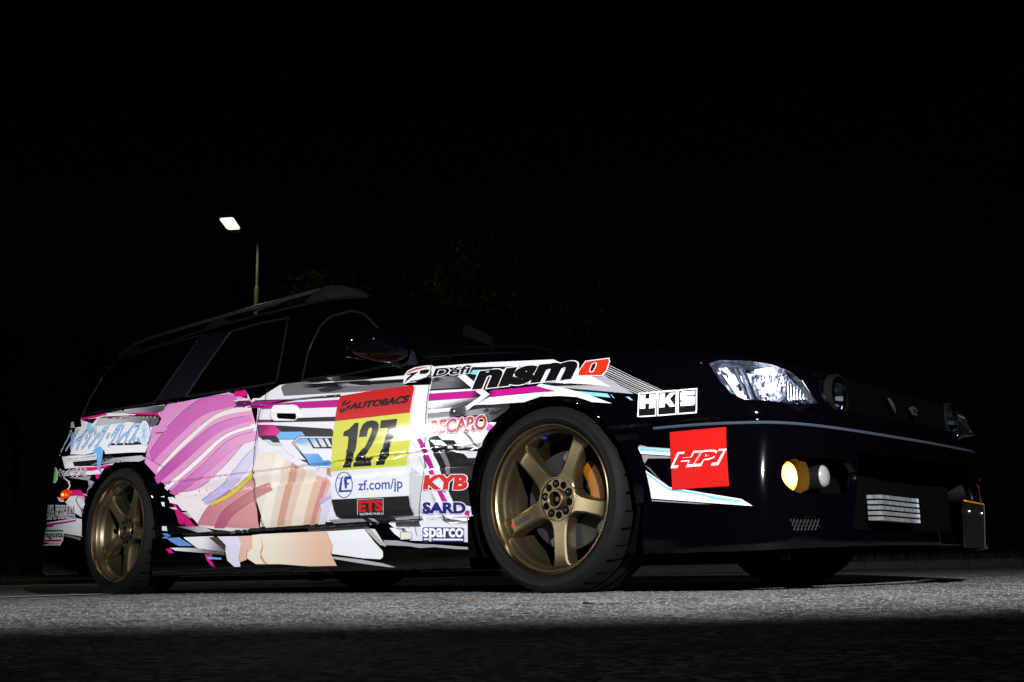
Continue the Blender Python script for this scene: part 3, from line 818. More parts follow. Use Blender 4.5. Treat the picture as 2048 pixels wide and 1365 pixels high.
('p', 'livery', 7, '#b80d86', [(-648, 602),(-612, 597),(-590, 561),(-553, 512),(-527, 446),(-518, 416),(-544, 417),(-548, 432),(-547, 440),(-566, 469),(-580, 511)]),
('p', 'livery', 4, '#e6e7ee', [(-652, 419),(-575, 425),(-549, 412),(-512, 365),(-491, 319),(-437, 316),(-458, 361),(-488, 414)]),
('p', 'livery', 2, '#d9dae2', [(-587, 362),(-542, 364),(-505, 278),(-498, 264),(-336, 240),(-334, 211),(-327, 170),(-363, 174),(-641, 188),(-642, 237),(-581, 236),(-593, 315)]),
('g', 'livery', 3, '#5d5a62', '#d9dae2', (-515, 334),(-547, 327), [(-566, 368),(-542, 364),(-499, 278),(-519, 279)]),
('g', 'livery', 3, '#3c3438', '#d9dae2', (-409, 248),(-410, 232), [(-507, 271),(-476, 257),(-337, 242),(-337, 228),(-440, 237),(-477, 251)]),
('p', 'livery', 4, '#e6e7ee', [(-542, 365),(-455, 360),(-435, 316),(-367, 299),(-349, 297),(-337, 242),(-477, 258),(-502, 278)]),
('p', 'livery', 5, '#b80d86', [(-515, 364),(-490, 362),(-464, 318),(-491, 319)]),
('p', 'livery', 5, '#b80d86', [(-378, 283),(-355, 282),(-361, 265),(-385, 269)]),
('t', 'seat_sticker', 9, '#b0352f', 'RECARO', [(-530, 610),(-392, 606),(-257, 603),(-536, 564),(-396, 559),(-256, 554)], 0.035, 0.075, '#e6e7ee'),
('t', 'damper_sticker', 9, '#cc1414', 'KYB', [(-561, 414),(-456, 408),(-348, 401),(-573, 371),(-468, 364),(-361, 357)], 0.06, 0.1, '#e6e7ee'),
('t', 'navy_sticker', 9, '#1b1475', 'SARD', [(-583, 321),(-478, 315),(-371, 309),(-590, 286),(-485, 281),(-378, 275)], 0.05, 0.1, '#e6e7ee'),
('p', 'boxed_sticker', 8, '#1d1a66', [(-569, 228),(-563, 232),(-370, 223),(-364, 219),(-363, 178),(-368, 174),(-561, 181),(-568, 185)]),
('t', 'boxed_sticker', 9, '#e6e7ee', 'sparco', [(-563, 228),(-463, 223),(-367, 219),(-563, 185),(-464, 181),(-368, 178)], 0.03, None, '#e6e7ee'),
('p', 'boxed_sticker', 9, '#e6e7ee', [(-562, 193),(-530, 191),(-530, 186),(-562, 187)]),
('p', 'boxed_sticker', 9, '#e6e7ee', [(-517, 191),(-367, 185),(-368, 179),(-517, 185)]),
('t', 'team_sticker', 9, '#0a0809', 'n\u0131sm', [(-315, 763),(-99, 753),(100, 744),(-330, 707),(-112, 698),(91, 690)], 0.055, 0.08, '#e6e7ee'),
('p', 'team_sticker', 8, '#e6e7ee', [(126, 691),(122, 712),(133, 744),(227, 742),(238, 726),(240, 693),(227, 678)]),
('p', 'team_sticker', 9, '#dd2d12', [(128, 693),(125, 710),(138, 740),(226, 738),(234, 726),(236, 695),(223, 681)]),
('p', 'team_sticker', 9.5, '#e6e7ee', [(166, 705),(166, 727),(175, 732),(187, 728),(190, 717),(187, 699),(179, 696),(170, 698)]),
('p', 'team_sticker', 9.8, '#2a1a1c', [(170, 704),(170, 725),(177, 729),(184, 726),(186, 718),(183, 702),(177, 699),(172, 701)]),
('t', 'gauge_sticker', 9, '#0c0a0c', 'D\xe9fi', [(-554, 809),(-465, 804),(-378, 799),(-560, 778),(-470, 774),(-383, 769)], 0.025, 0.07, '#e6e7ee'),
('p', 'gauge_sticker', 8, '#e6e7ee', [(-715, 772),(-715, 782),(-721, 806),(-709, 823),(-675, 831),(-620, 831),(-584, 827),(-556, 813),(-559, 797),(-568, 786),(-599, 776),(-653, 770),(-687, 773),(-703, 770)]),
('p', 'gauge_sticker', 9, '#c63a36', [(-715, 808),(-700, 820),(-664, 827),(-618, 826),(-591, 822),(-616, 822),(-661, 819),(-694, 813)]),
('p', 'gauge_sticker', 9, '#0c0a0c', [(-712, 805),(-683, 810),(-644, 810),(-682, 789),(-707, 773),(-700, 791),(-681, 803)]),
('p', 'gauge_sticker', 9, '#0c0a0c', [(-637, 800),(-637, 814),(-604, 814),(-586, 809),(-592, 799),(-606, 796)]),
('p', 'gauge_sticker', 9, '#0c0a0c', [(-682, 778),(-632, 777),(-595, 782),(-580, 793),(-580, 806),(-571, 796),(-574, 787),(-593, 776),(-630, 771),(-674, 774)]),
('p', 'box_sticker', 8, '#f2f2f6', [(381, 603),(444, 602),(440, 526),(377, 528)]),
('p', 'box_sticker', 8, '#f2f2f6', [(446, 602),(511, 600),(507, 525),(443, 526)]),
('p', 'box_sticker', 8, '#f2f2f6', [(513, 600),(575, 599),(573, 535),(571, 524),(509, 525)]),
('p', 'box_sticker', 8.5, '#0b090a', [(385, 599),(440, 598),(437, 530),(382, 532)]),
('p', 'box_sticker', 8.5, '#0b090a', [(451, 597),(507, 596),(504, 529),(448, 530)]),
('p', 'box_sticker', 8.5, '#0b090a', [(518, 596),(571, 595),(569, 535),(567, 528),(515, 529)]),
('p', 'box_sticker', 9, '#f4f4f8', [(387, 596),(406, 596),(405, 583),(419, 582),(419, 596),(438, 595),(437, 552),(417, 552),(419, 567),(405, 568),(405, 553),(385, 554)]),
('p', 'box_sticker', 9, '#f4f4f8', [(454, 594),(471, 594),(471, 576),(488, 593),(507, 592),(488, 575),(505, 550),(487, 550),(475, 565),(471, 561),(470, 551),(452, 551)]),
('p', 'box_sticker', 9, '#f4f4f8', [(522, 589),(525, 593),(568, 591),(568, 580),(538, 580),(538, 578),(564, 576),(568, 572),(567, 552),(563, 548),(521, 549),(521, 562),(548, 562),(548, 563),(525, 564),(521, 569)]),
('p', 'livery', 1, '#a9a9b0', [(369, 444),(388, 441),(408, 435),(490, 423),(490, 420),(378, 436)]),
('p', 'livery', 2, '#e6e7ee', [(375, 436),(490, 420),(489, 402),(383, 416)]),
('p', 'livery', 3, '#78bdf2', [(378, 435),(490, 419),(490, 411),(382, 426)]),
('p', 'livery', 1, '#85858c', [(385, 413),(489, 399),(489, 394),(407, 400),(394, 386),(390, 392)]),
('p', 'livery', 1, '#85858c', [(394, 381),(409, 371),(454, 325),(478, 310),(444, 334)]),
('p', 'livery', 2, '#e6e7ee', [(395, 365),(478, 309),(523, 300),(711, 261),(740, 240),(411, 279)]),
('p', 'livery', 3, '#78bdf2', [(396, 359),(473, 306),(493, 304),(611, 277),(701, 259),(716, 249),(624, 265),(609, 273),(475, 300),(398, 352)]),
('p', 'livery', 1, '#85858c', [(412, 275),(619, 251),(573, 254),(412, 271)]),
('p', 'red_square', 8, '#c01210', [(490, 472),(668, 471),(672, 404),(679, 299),(491, 300)]),
('t', 'red_square', 9, '#f2ecec', 'HPI', [(520, 406),(594, 405),(664, 404),(497, 367),(572, 366),(643, 365)], 0.06, None, '#e6e7ee'),
('t', 'red_square', 9.5, '#c01210', 'HPI', [(524, 402),(593, 401),(658, 401),(505, 373),(574, 372),(640, 371)], 0.045, None, '#e6e7ee'),
('p', 'livery', 1, '#e6e7ee', [(-3311, 919),(-3210, 914),(-3128, 911),(-3052, 908),(-2986, 907),(-2819, 907),(-2430, 889),(-2348, 731),(-2462, 742),(-2498, 662),(-2617, 672),(-2878, 686),(-2900, 709),(-2964, 706),(-3030, 703),(-3097, 700),(-3173, 708),(-3256, 717),(-3267, 753),(-3290, 791),(-3317, 831),(-3345, 871),(-3239, 864),(-3272, 891)]),
('p', 'livery', 2, '#d4107c', [(-3311, 919),(-3215, 914),(-3137, 911),(-3064, 909),(-2999, 909),(-2964, 895),(-3029, 895),(-3104, 897),(-3185, 900),(-3279, 904)]),
('p', 'livery', 3, '#141016', [(-3286, 906),(-3203, 900),(-3132, 895),(-3064, 890),(-3009, 896),(-2677, 867),(-2454, 841),(-2413, 818),(-2427, 779),(-2488, 800),(-2784, 857),(-2953, 880),(-3054, 886),(-3058, 864),(-3064, 843),(-3102, 864),(-3187, 884)]),
('g', 'livery', 3, '#9b9ba4', '#4a4850', (-2743, 885),(-2462, 854), [(-2972, 906),(-2788, 907),(-2428, 886),(-2412, 862),(-2455, 852),(-2739, 880)]),
('p', 'livery', 4, '#d4107c', [(-2804, 887),(-2455, 852),(-2453, 839),(-2657, 864)]),
('g', 'livery', 4, '#b9b9c0', '#5a5a60', (-2913, 867),(-2467, 814), [(-3051, 882),(-2761, 868),(-2446, 827),(-2430, 807),(-2461, 779),(-2709, 833),(-3051, 845)]),
('p', 'livery', 5, '#8f8f96', [(-2753, 865),(-2734, 864),(-2719, 852),(-2738, 853)]),
('p', 'livery', 5, '#8f8f96', [(-2714, 861),(-2696, 860),(-2681, 848),(-2699, 849)]),
('p', 'livery', 5, '#8f8f96', [(-2676, 857),(-2658, 856),(-2643, 844),(-2661, 845)]),
('p', 'livery', 5, '#8f8f96', [(-2639, 853),(-2620, 852),(-2606, 840),(-2624, 841)]),
('p', 'livery', 5, '#8f8f96', [(-2601, 849),(-2583, 848),(-2569, 836),(-2587, 837)]),
('p', 'livery', 5, '#8f8f96', [(-2564, 845),(-2546, 844),(-2533, 832),(-2550, 833)]),
('p', 'livery', 5, '#8f8f96', [(-2527, 841),(-2510, 840),(-2496, 828),(-2514, 829)]),
('p', 'livery', 5, '#8f8f96', [(-2491, 837),(-2474, 836),(-2460, 824),(-2478, 825)]),
('p', 'livery', 5, '#b0207c', [(-2952, 878),(-2900, 875),(-2889, 868),(-2941, 872)]),
('p', 'livery', 5, '#b0207c', [(-2878, 870),(-2827, 868),(-2816, 860),(-2868, 864)]),
('p', 'livery', 5, '#b0207c', [(-2806, 863),(-2756, 860),(-2745, 853),(-2796, 857)]),
('p', 'livery', 5, '#e6e7ee', [(-3058, 891),(-3009, 896),(-2678, 868),(-2675, 863),(-2998, 890),(-3046, 885),(-3056, 842),(-3097, 862)]),
('p', 'livery', 2, '#e6e7ee', [(-3532, 919),(-3489, 918),(-3447, 917),(-3357, 872),(-3476, 884),(-3521, 886)]),
('p', 'livery', 2, '#e6e7ee', [(-3289, 904),(-3222, 898),(-3164, 892),(-3128, 867),(-3094, 843),(-3149, 838),(-3207, 834),(-3246, 869)]),
('p', 'livery', 3, '#84cdf5', [(-3169, 890),(-3127, 864),(-3087, 839),(-3124, 831),(-3162, 823),(-3164, 854)]),
('p', 'livery', 2, '#1a1016', [(-2851, 727),(-2836, 736),(-2625, 720),(-2461, 739),(-2453, 716),(-2487, 701),(-2651, 711)]),
('p', 'livery', 3, '#6fb0ee', [(-2605, 743),(-2459, 734),(-2467, 709),(-2572, 715)]),
('p', 'livery', 2, '#e6e7ee', [(-3505, 743),(-3482, 770),(-3588, 787),(-3580, 766),(-3422, 729),(-3472, 721)]),
('p', 'livery', 2, '#e6e7ee', [(-3546, 708),(-3516, 727),(-3486, 719),(-3477, 686),(-3532, 687)]),
('p', 'livery', 2, '#e6e7ee', [(-3384, 715),(-3293, 710),(-3228, 707),(-3155, 702),(-3087, 697),(-3017, 692),(-2950, 688),(-2955, 665),(-3017, 667),(-3082, 669),(-3144, 671),(-3208, 673),(-3178, 639),(-3230, 641),(-3289, 644),(-3329, 678)]),
('p', 'livery', 2, '#101014', [(-3208, 671),(-3144, 670),(-3082, 668),(-3017, 667),(-2955, 665),(-2892, 673),(-2816, 676),(-2773, 663),(-2894, 644),(-2965, 645),(-3034, 646),(-3105, 646),(-3173, 647)]),
('g', 'livery', 2, '#88878e', '#b9b9c0', (-2872, 655),(-2538, 635), [(-2875, 662),(-2521, 649),(-2478, 630),(-2539, 621),(-2667, 631),(-2800, 634),(-2869, 636),(-2941, 639),(-3013, 641),(-2944, 652)]),
('p', 'livery', 3, '#d4107c', [(-3186, 641),(-3115, 637),(-3043, 633),(-2969, 628),(-2898, 628),(-2830, 628),(-2785, 625),(-2863, 612),(-2925, 611),(-2991, 610),(-3057, 615),(-3120, 620),(-3183, 625)]),
('p', 'livery', 2, '#e6e7ee', [(-3201, 649),(-3133, 644),(-3068, 640),(-2998, 635),(-2928, 630),(-2769, 631),(-2785, 623),(-2845, 624),(-2909, 625),(-2975, 627),(-3047, 631),(-3117, 635),(-3185, 639)]),
('p', 'livery', 2, '#e6e7ee', [(-3269, 629),(-3196, 624),(-3129, 620),(-3062, 615),(-2991, 610),(-2922, 612),(-2857, 613),(-2890, 588),(-2960, 590),(-3035, 591),(-3101, 595),(-3164, 599),(-3231, 603),(-3308, 607)]),
('p', 'livery', 3, '#d4107c', [(-2949, 590),(-2886, 588),(-2918, 567),(-2923, 564)]),
('p', 'livery', 3, '#6fb0ee', [(-3013, 716),(-2980, 724),(-2947, 733),(-2902, 706),(-2899, 658),(-2903, 626),(-2875, 594),(-2890, 590),(-2931, 619),(-2949, 659),(-2989, 691)]),
('p', 'livery', 2, '#9a9aa0', [(-3240, 594),(-3177, 591),(-3116, 589),(-3056, 586),(-2990, 583),(-3007, 567),(-2954, 553),(-2960, 538),(-3006, 544),(-3021, 564),(-3096, 574),(-3166, 584)]),
('p', 'livery', 4, '#e6e7ee', [(-3584, 669),(-3574, 646),(-3560, 646),(-3570, 669)]),
('p', 'livery', 4, '#e6e7ee', [(-3567, 643),(-3519, 638),(-3519, 645),(-3566, 650)]),
('p', 'livery', 4, '#e6e7ee', [(-3282, 590),(-3217, 566),(-3211, 570),(-3275, 594)]),
('p', 'livery', 4, '#e6e7ee', [(-3213, 571),(-3233, 574),(-3235, 569),(-3215, 565)]),
('p', 'livery', 4, '#e6e7ee', [(-3239, 571),(-3213, 548),(-3202, 550),(-3228, 572)]),
('p', 'livery', 4, '#e6e7ee', [(-3213, 551),(-3240, 532),(-3228, 528),(-3202, 547)]),
('p', 'livery', 1, '#7e7e86', [(-3022, 565),(-2947, 552),(-2978, 522),(-3024, 494),(-3005, 514),(-3002, 535)]),
('p', 'livery', 2, '#e6e7ee', [(-2996, 495),(-2979, 514),(-2959, 533),(-2929, 558),(-2971, 522),(-2999, 492)]),
('p', 'livery', 1, '#e6e7ee', [(-3183, 506),(-3120, 502),(-3060, 498),(-2997, 493),(-2943, 490),(-2974, 461),(-2984, 430),(-3048, 403),(-3057, 372),(-3055, 377),(-3099, 392),(-3140, 406),(-3194, 437),(-3254, 469),(-3209, 491)]),
('p', 'livery', 2, '#d4107c', [(-3195, 525),(-3137, 523),(-3080, 520),(-3053, 494),(-3124, 494),(-3191, 494)]),
('g', 'livery', 3, '#d77bbb', '#e6e7ee', (-3030, 493),(-3041, 449), [(-3106, 493),(-3040, 489),(-3002, 488),(-2948, 485),(-2977, 454),(-2985, 422),(-3039, 425),(-3055, 425),(-3098, 450),(-3131, 474)]),
('p', 'livery', 3, '#d4107c', [(-3064, 426),(-3039, 425),(-2985, 422),(-3049, 400),(-3056, 374),(-3049, 399)]),
('p', 'livery', 4, '#22121c', [(-2943, 488),(-2999, 491),(-3039, 492),(-3106, 496),(-3106, 493),(-3038, 489),(-3001, 488),(-2943, 485)]),
('p', 'livery', 4, '#22121c', [(-3109, 495),(-3137, 475),(-3131, 474),(-3103, 493)]),
('p', 'livery', 4, '#22121c', [(-3137, 474),(-3100, 439),(-3055, 403),(-3057, 371),(-3057, 372),(-3049, 404),(-3095, 440),(-3131, 475)]),
('p', 'livery', 4, '#22121c', [(-3036, 486),(-3025, 468),(-3026, 450),(-3026, 451),(-3020, 468),(-3031, 487)]),
('p', 'livery', 4, '#22121c', [(-3027, 449),(-3025, 452),(-3024, 454),(-3025, 452)]),
('p', 'livery', 2, '#e6e7ee', [(-3371, 501),(-3287, 487),(-3264, 469),(-3327, 475)]),
('p', 'livery', 1, '#e6e7ee', [(-3600, 344),(-3600, 375),(-3511, 376),(-3403, 375),(-3318, 376),(-3246, 377),(-3183, 379),(-3123, 380),(-3077, 374),(-3057, 370),(-3062, 342),(-3064, 314),(-3065, 286),(-3113, 293),(-3175, 300),(-3239, 308),(-3300, 316),(-3371, 325),(-3453, 335),(-3567, 341)]),
('p', 'livery', 2, '#b80d86', [(-3600, 352),(-3600, 367),(-3498, 367),(-3397, 367),(-3314, 368),(-3243, 369),(-3181, 371),(-3122, 373),(-3130, 365),(-3184, 362),(-3242, 360),(-3307, 358),(-3382, 357),(-3405, 348),(-3511, 350)]),
('p', 'livery', 2, '#77777e', [(-3239, 304),(-3177, 296),(-3118, 287),(-3071, 280),(-3079, 266),(-3101, 273),(-3145, 280),(-3190, 287),(-3237, 294)]),
('t', 'title_sticker', 8.6, '#5fa8ea', '\u30a2\u30e1\u30a4\u30b8\u30f3\u30b0\u30fb\u30b0\u30ec\u30a4\u30b9', [(-3481, 877),(-3139, 848),(-2936, 837),(-2755, 829),(-2582, 821),(-3428, 743),(-3160, 730),(-2969, 725),(-2789, 720),(-2618, 716)], 0.018, 0.06, '#e6e7ee'),
('p', 'title_sticker', 8, '#6fb0ee', [(-3475, 795),(-3566, 811),(-3408, 795),(-3388, 783),(-3559, 802),(-3463, 788)]),
('p', 'title_sticker', 8.6, '#a9cfee', [(-2572, 759),(-2488, 751),(-2490, 756),(-2574, 764)]),
('p', 'title_sticker', 8.6, '#a9cfee', [(-2583, 788),(-2487, 726),(-2481, 728),(-2577, 790)]),
('p', 'title_sticker', 8.6, '#a9cfee', [(-2579, 808),(-2496, 708),(-2488, 709),(-2571, 809)]),
('p', 'title_sticker', 8.6, '#a9cfee', [(-2562, 814),(-2515, 704),(-2506, 703),(-2553, 813)]),
('p', 'title_sticker', 8.6, '#a9cfee', [(-2537, 805),(-2538, 713),(-2529, 711),(-2528, 803)]),
('p', 'title_sticker', 8.6, '#a9cfee', [(-2511, 784),(-2560, 735),(-2552, 732),(-2503, 780)]),
('p', 'title_sticker', 8, '#e6e7ee', [(-2480, 753),(-2476, 737),(-2475, 722),(-2479, 710),(-2486, 701),(-2496, 696),(-2508, 695),(-2521, 699),(-2536, 706),(-2549, 717),(-2562, 730),(-2573, 746),(-2582, 763),(-2588, 779),(-2590, 794),(-2589, 807),(-2583, 816),(-2575, 822),(-2563, 822),(-2548, 819),(-2532, 811),(-2516, 799),(-2501, 785),(-2489, 769)]),
('t', 'title_sticker', 8.8, '#6b6a86', 'What color is your attribute?', [(-3266, 694),(-3184, 693),(-3109, 692),(-3034, 692),(-2960, 691),(-3262, 683),(-3181, 680),(-3106, 679),(-3029, 676),(-2955, 674)], 0.01, None, '#e6e7ee'),
('p', 'title_sticker', 8.2, '#e6e7ee', [(-3280, 697),(-3208, 696),(-3144, 695),(-3083, 695),(-3019, 695),(-2958, 695),(-2948, 673),(-3009, 674),(-3074, 675),(-3136, 676),(-3199, 677),(-3269, 679)]),
('p', 'maker_sticker', 8, '#e6e7ee', [(-3385, 619),(-3384, 607),(-3387, 597),(-3394, 588),(-3405, 582),(-3420, 579),(-3438, 579),(-3467, 583),(-3498, 590),(-3508, 597),(-3516, 607),(-3522, 618),(-3525, 630),(-3525, 641),(-3522, 652),(-3516, 660),(-3508, 667),(-3498, 671),(-3487, 671),(-3475, 669),(-3435, 661),(-3415, 652),(-3400, 642),(-3391, 630)]),
('p', 'maker_sticker', 8.5, '#79c84a', [(-3400, 620),(-3398, 610),(-3400, 601),(-3406, 593),(-3414, 588),(-3425, 585),(-3440, 584),(-3462, 588),(-3494, 594),(-3502, 601),(-3508, 609),(-3512, 619),(-3515, 629),(-3515, 639),(-3513, 648),(-3509, 656),(-3503, 662),(-3495, 665),(-3487, 666),(-3478, 664),(-3442, 657),(-3424, 649),(-3412, 640),(-3405, 630)]),
('p', 'maker_sticker', 8.8, '#9be070', [(-3426, 615),(-3425, 607),(-3417, 606),(-3417, 614)]),
('p', 'maker_sticker', 8.8, '#9be070', [(-3425, 607),(-3428, 601),(-3421, 598),(-3417, 606)]),
('p', 'maker_sticker', 8.8, '#9be070', [(-3428, 601),(-3435, 597),(-3430, 594),(-3421, 598)]),
('p', 'maker_sticker', 8.8, '#9be070', [(-3435, 597),(-3445, 596),(-3444, 594),(-3430, 594)]),
('p', 'maker_sticker', 8.8, '#9be070', [(-3445, 596),(-3460, 599),(-3467, 597),(-3444, 594)]),
('p', 'maker_sticker', 8.8, '#9be070', [(-3460, 599),(-3489, 606),(-3493, 604),(-3467, 597)]),
('p', 'maker_sticker', 8.8, '#9be070', [(-3489, 606),(-3493, 613),(-3498, 612),(-3493, 604)]),
('p', 'maker_sticker', 8.8, '#9be070', [(-3493, 613),(-3495, 621),(-3501, 621),(-3498, 612)]),
('p', 'maker_sticker', 8.8, '#9be070', [(-3495, 621),(-3495, 629),(-3501, 630),(-3501, 621)]),
('p', 'maker_sticker', 8.8, '#9be070', [(-3495, 629),(-3493, 635),(-3497, 637),(-3501, 630)]),
('p', 'maker_sticker', 8.8, '#9be070', [(-3493, 635),(-3489, 639),(-3491, 642),(-3497, 637)]),
('p', 'maker_sticker', 8.8, '#9be070', [(-3489, 639),(-3478, 640),(-3484, 643),(-3491, 642)]),
('p', 'maker_sticker', 8.8, '#9be070', [(-3478, 640),(-3452, 636),(-3448, 638),(-3484, 643)]),
('p', 'maker_sticker', 8.8, '#9be070', [(-3452, 636),(-3439, 630),(-3433, 632),(-3448, 638)]),
('p', 'maker_sticker', 8.8, '#9be070', [(-3439, 630),(-3431, 623),(-3422, 624),(-3433, 632)]),
('p', 'maker_sticker', 8.8, '#9be070', [(-3431, 623),(-3426, 615),(-3417, 614),(-3422, 624)]),
('t', 'maker_sticker', 9, '#0c0c0e', '\u304d\u3083\u3079\u3064\u305d\u3075\u3068', [(-3378, 645),(-3268, 638),(-3189, 635),(-3116, 632),(-3043, 629),(-3363, 598),(-3261, 594),(-3183, 592),(-3111, 590),(-3038, 588)], 0.0, 0.085, '#e6e7ee'),
('t', 'tuner_sticker', 9, '#0c0c0e', 'EYA FORMULA', [(-3535, 462),(-3389, 454),(-3291, 449),(-3209, 445),(-3135, 441),(-3497, 396),(-3377, 392),(-3283, 389),(-3204, 387),(-3133, 385)], 0.0, 0.085, '#e6e7ee'),
('t', 'tuner_sticker', 9, '#c01a1c', 'IZ', [(-3589, 471),(-3575, 470),(-3561, 470),(-3548, 470),(-3534, 469),(-3590, 399),(-3576, 399),(-3562, 400),(-3548, 400),(-3504, 398)], 0.03, 0.06, '#e6e7ee'),
('p', 'suspension_sticker', 8, '#e6e7ee', [(-3600, 261),(-3600, 289),(-3595, 316),(-3578, 343),(-3556, 343),(-3415, 337),(-3320, 332),(-3242, 328),(-3240, 302),(-3238, 276),(-3271, 247),(-3349, 250),(-3443, 253),(-3575, 258)]),
('p', 'suspension_sticker', 9, '#2f8a3a', [(-3555, 340),(-3416, 334),(-3322, 330),(-3244, 327),(-3245, 317),(-3320, 320),(-3410, 323),(-3532, 328)]),
('p', 'suspension_sticker', 9, '#c01512', [(-3600, 288),(-3497, 284),(-3401, 282),(-3321, 279),(-3253, 277),(-3261, 269),(-3348, 271),(-3455, 274),(-3593, 278)]),
('p', 'suspension_sticker', 9, '#14100f', [(-3600, 273),(-3560, 272),(-3424, 268),(-3435, 260),(-3566, 263),(-3600, 264)]),
('t', 'suspension_sticker', 9, '#101010', 'ragosta', [(-3526, 321),(-3434, 318),(-3363, 316),(-3301, 314),(-3247, 313),(-3518, 288),(-3432, 285),(-3361, 283),(-3300, 281),(-3246, 279)], 0.025, None, '#e6e7ee'),
('t', 'suspension_sticker', 9, '#c01512', 'A', [(-3581, 340),(-3572, 340),(-3564, 339),(-3556, 339),(-3531, 338),(-3596, 291),(-3585, 290),(-3573, 290),(-3562, 290),(-3524, 288)], 0.04, None, '#e6e7ee'),
('t', 'suspension_sticker', 9, '#55555c', 'Suspension System', [(-3417, 267),(-3376, 265),(-3340, 264),(-3306, 263),(-3274, 262),(-3421, 256),(-3381, 255),(-3344, 254),(-3311, 253),(-3279, 252)], 0.01, None, '#e6e7ee'),
('p', 'livery', 1, '#e6e7ee', [(-2272, 436),(-2232, 435),(-2132, 404),(-2108, 379),(-2071, 361),(-2158, 371),(-2195, 400),(-2258, 411)]),
('p', 'livery', 1, '#c0106f', [(-2233, 402),(-2214, 403),(-2171, 368),(-2123, 345),(-2055, 296),(-2123, 297),(-2189, 314),(-2212, 363)]),
('p', 'livery', 2, '#0b0b0e', [(-2151, 319),(-2128, 299),(-2159, 302)]),
('p', 'livery', 1, '#b9b9c2', [(-2158, 362),(-2084, 362),(-2026, 332),(-2099, 335),(-2122, 348)]),
('p', 'livery', 1, '#e6e7ee', [(-2328, 418),(-2302, 416),(-2299, 396),(-2316, 398)]),
('p', 'livery', 1, '#e6e7ee', [(-2324, 307),(-2290, 306),(-2290, 285),(-2328, 288)]),
('p', 'livery', 1, '#e6e7ee', [(-2343, 444),(-2311, 445),(-2306, 436)]),
('p', 'livery', 2, '#e6e7ee', [(-2262, 390),(-2208, 387),(-2196, 377),(-2234, 381)]),
('g', 'livery', 1, '#5a5a62', '#c9c9d2', (-2210, 297),(-1973, 271), [(-2209, 302),(-1996, 294),(-1932, 270),(-2052, 269),(-2097, 281)]),
('p', 'livery', 1, '#5f93d4', [(-2332, 275),(-2290, 273),(-2250, 247),(-2299, 252)]),
('p', 'livery', 1, '#5f93d4', [(-2255, 250),(-2154, 250),(-2039, 210),(-2150, 213),(-2202, 228)]),
('g', 'livery', 1, '#e6e7ee', '#6f6d70', (-1986, 221),(-1802, 183), [(-2121, 249),(-1998, 248),(-1883, 246),(-1850, 214),(-1785, 176),(-1953, 186),(-2014, 204)]),
('p', 'livery', 2, '#3a302a', [(-1916, 242),(-1852, 243),(-1788, 199),(-1788, 180),(-1837, 204)]),
('g', 'livery', 1, '#e6e7ee', '#5a5350', (-2199, 204),(-1836, 171), [(-2222, 207),(-2013, 200),(-1802, 178),(-1791, 164),(-1953, 177),(-2179, 193)]),
('p', 'livery', 2, '#d4107c', [(-2256, 204),(-2218, 204),(-2189, 182),(-2230, 183)]),
('p', 'livery', 2, '#d4107c', [(-1944, 171),(-1885, 170),(-1894, 143),(-1863, 111),(-1900, 124),(-1927, 144)]),
('p', 'livery', 3, '#6fb0ee', [(-1926, 160),(-1816, 153),(-1816, 146),(-1915, 150)]),
('p', 'livery', 3.02, '#7d3d6e', [(-2488, 614),(-2487, 629),(-2487, 650),(-2486, 676),(-2481, 703),(-2473, 731),(-2465, 764),(-2457, 801),(-2447, 837),(-2429, 867),(-2400, 890),(-2359, 907),(-2309, 920),(-2257, 928),(-2206, 932),(-2156, 932),(-2105, 928),(-2053, 920),(-1999, 909),(-1945, 898),(-1884, 882),(-1821, 863),(-1766, 846),(-1766, 844),(-1822, 861),(-1884, 880),(-1945, 896),(-1999, 907),(-2051, 917),(-2103, 925),(-2154, 930),(-2203, 930),(-2254, 926),(-2306, 917),(-2355, 905),(-2396, 888),(-2425, 865),(-2442, 835),(-2453, 800),(-2461, 763),(-2469, 730),(-2477, 702),(-2482, 675),(-2483, 650),(-2483, 629),(-2484, 614)]),
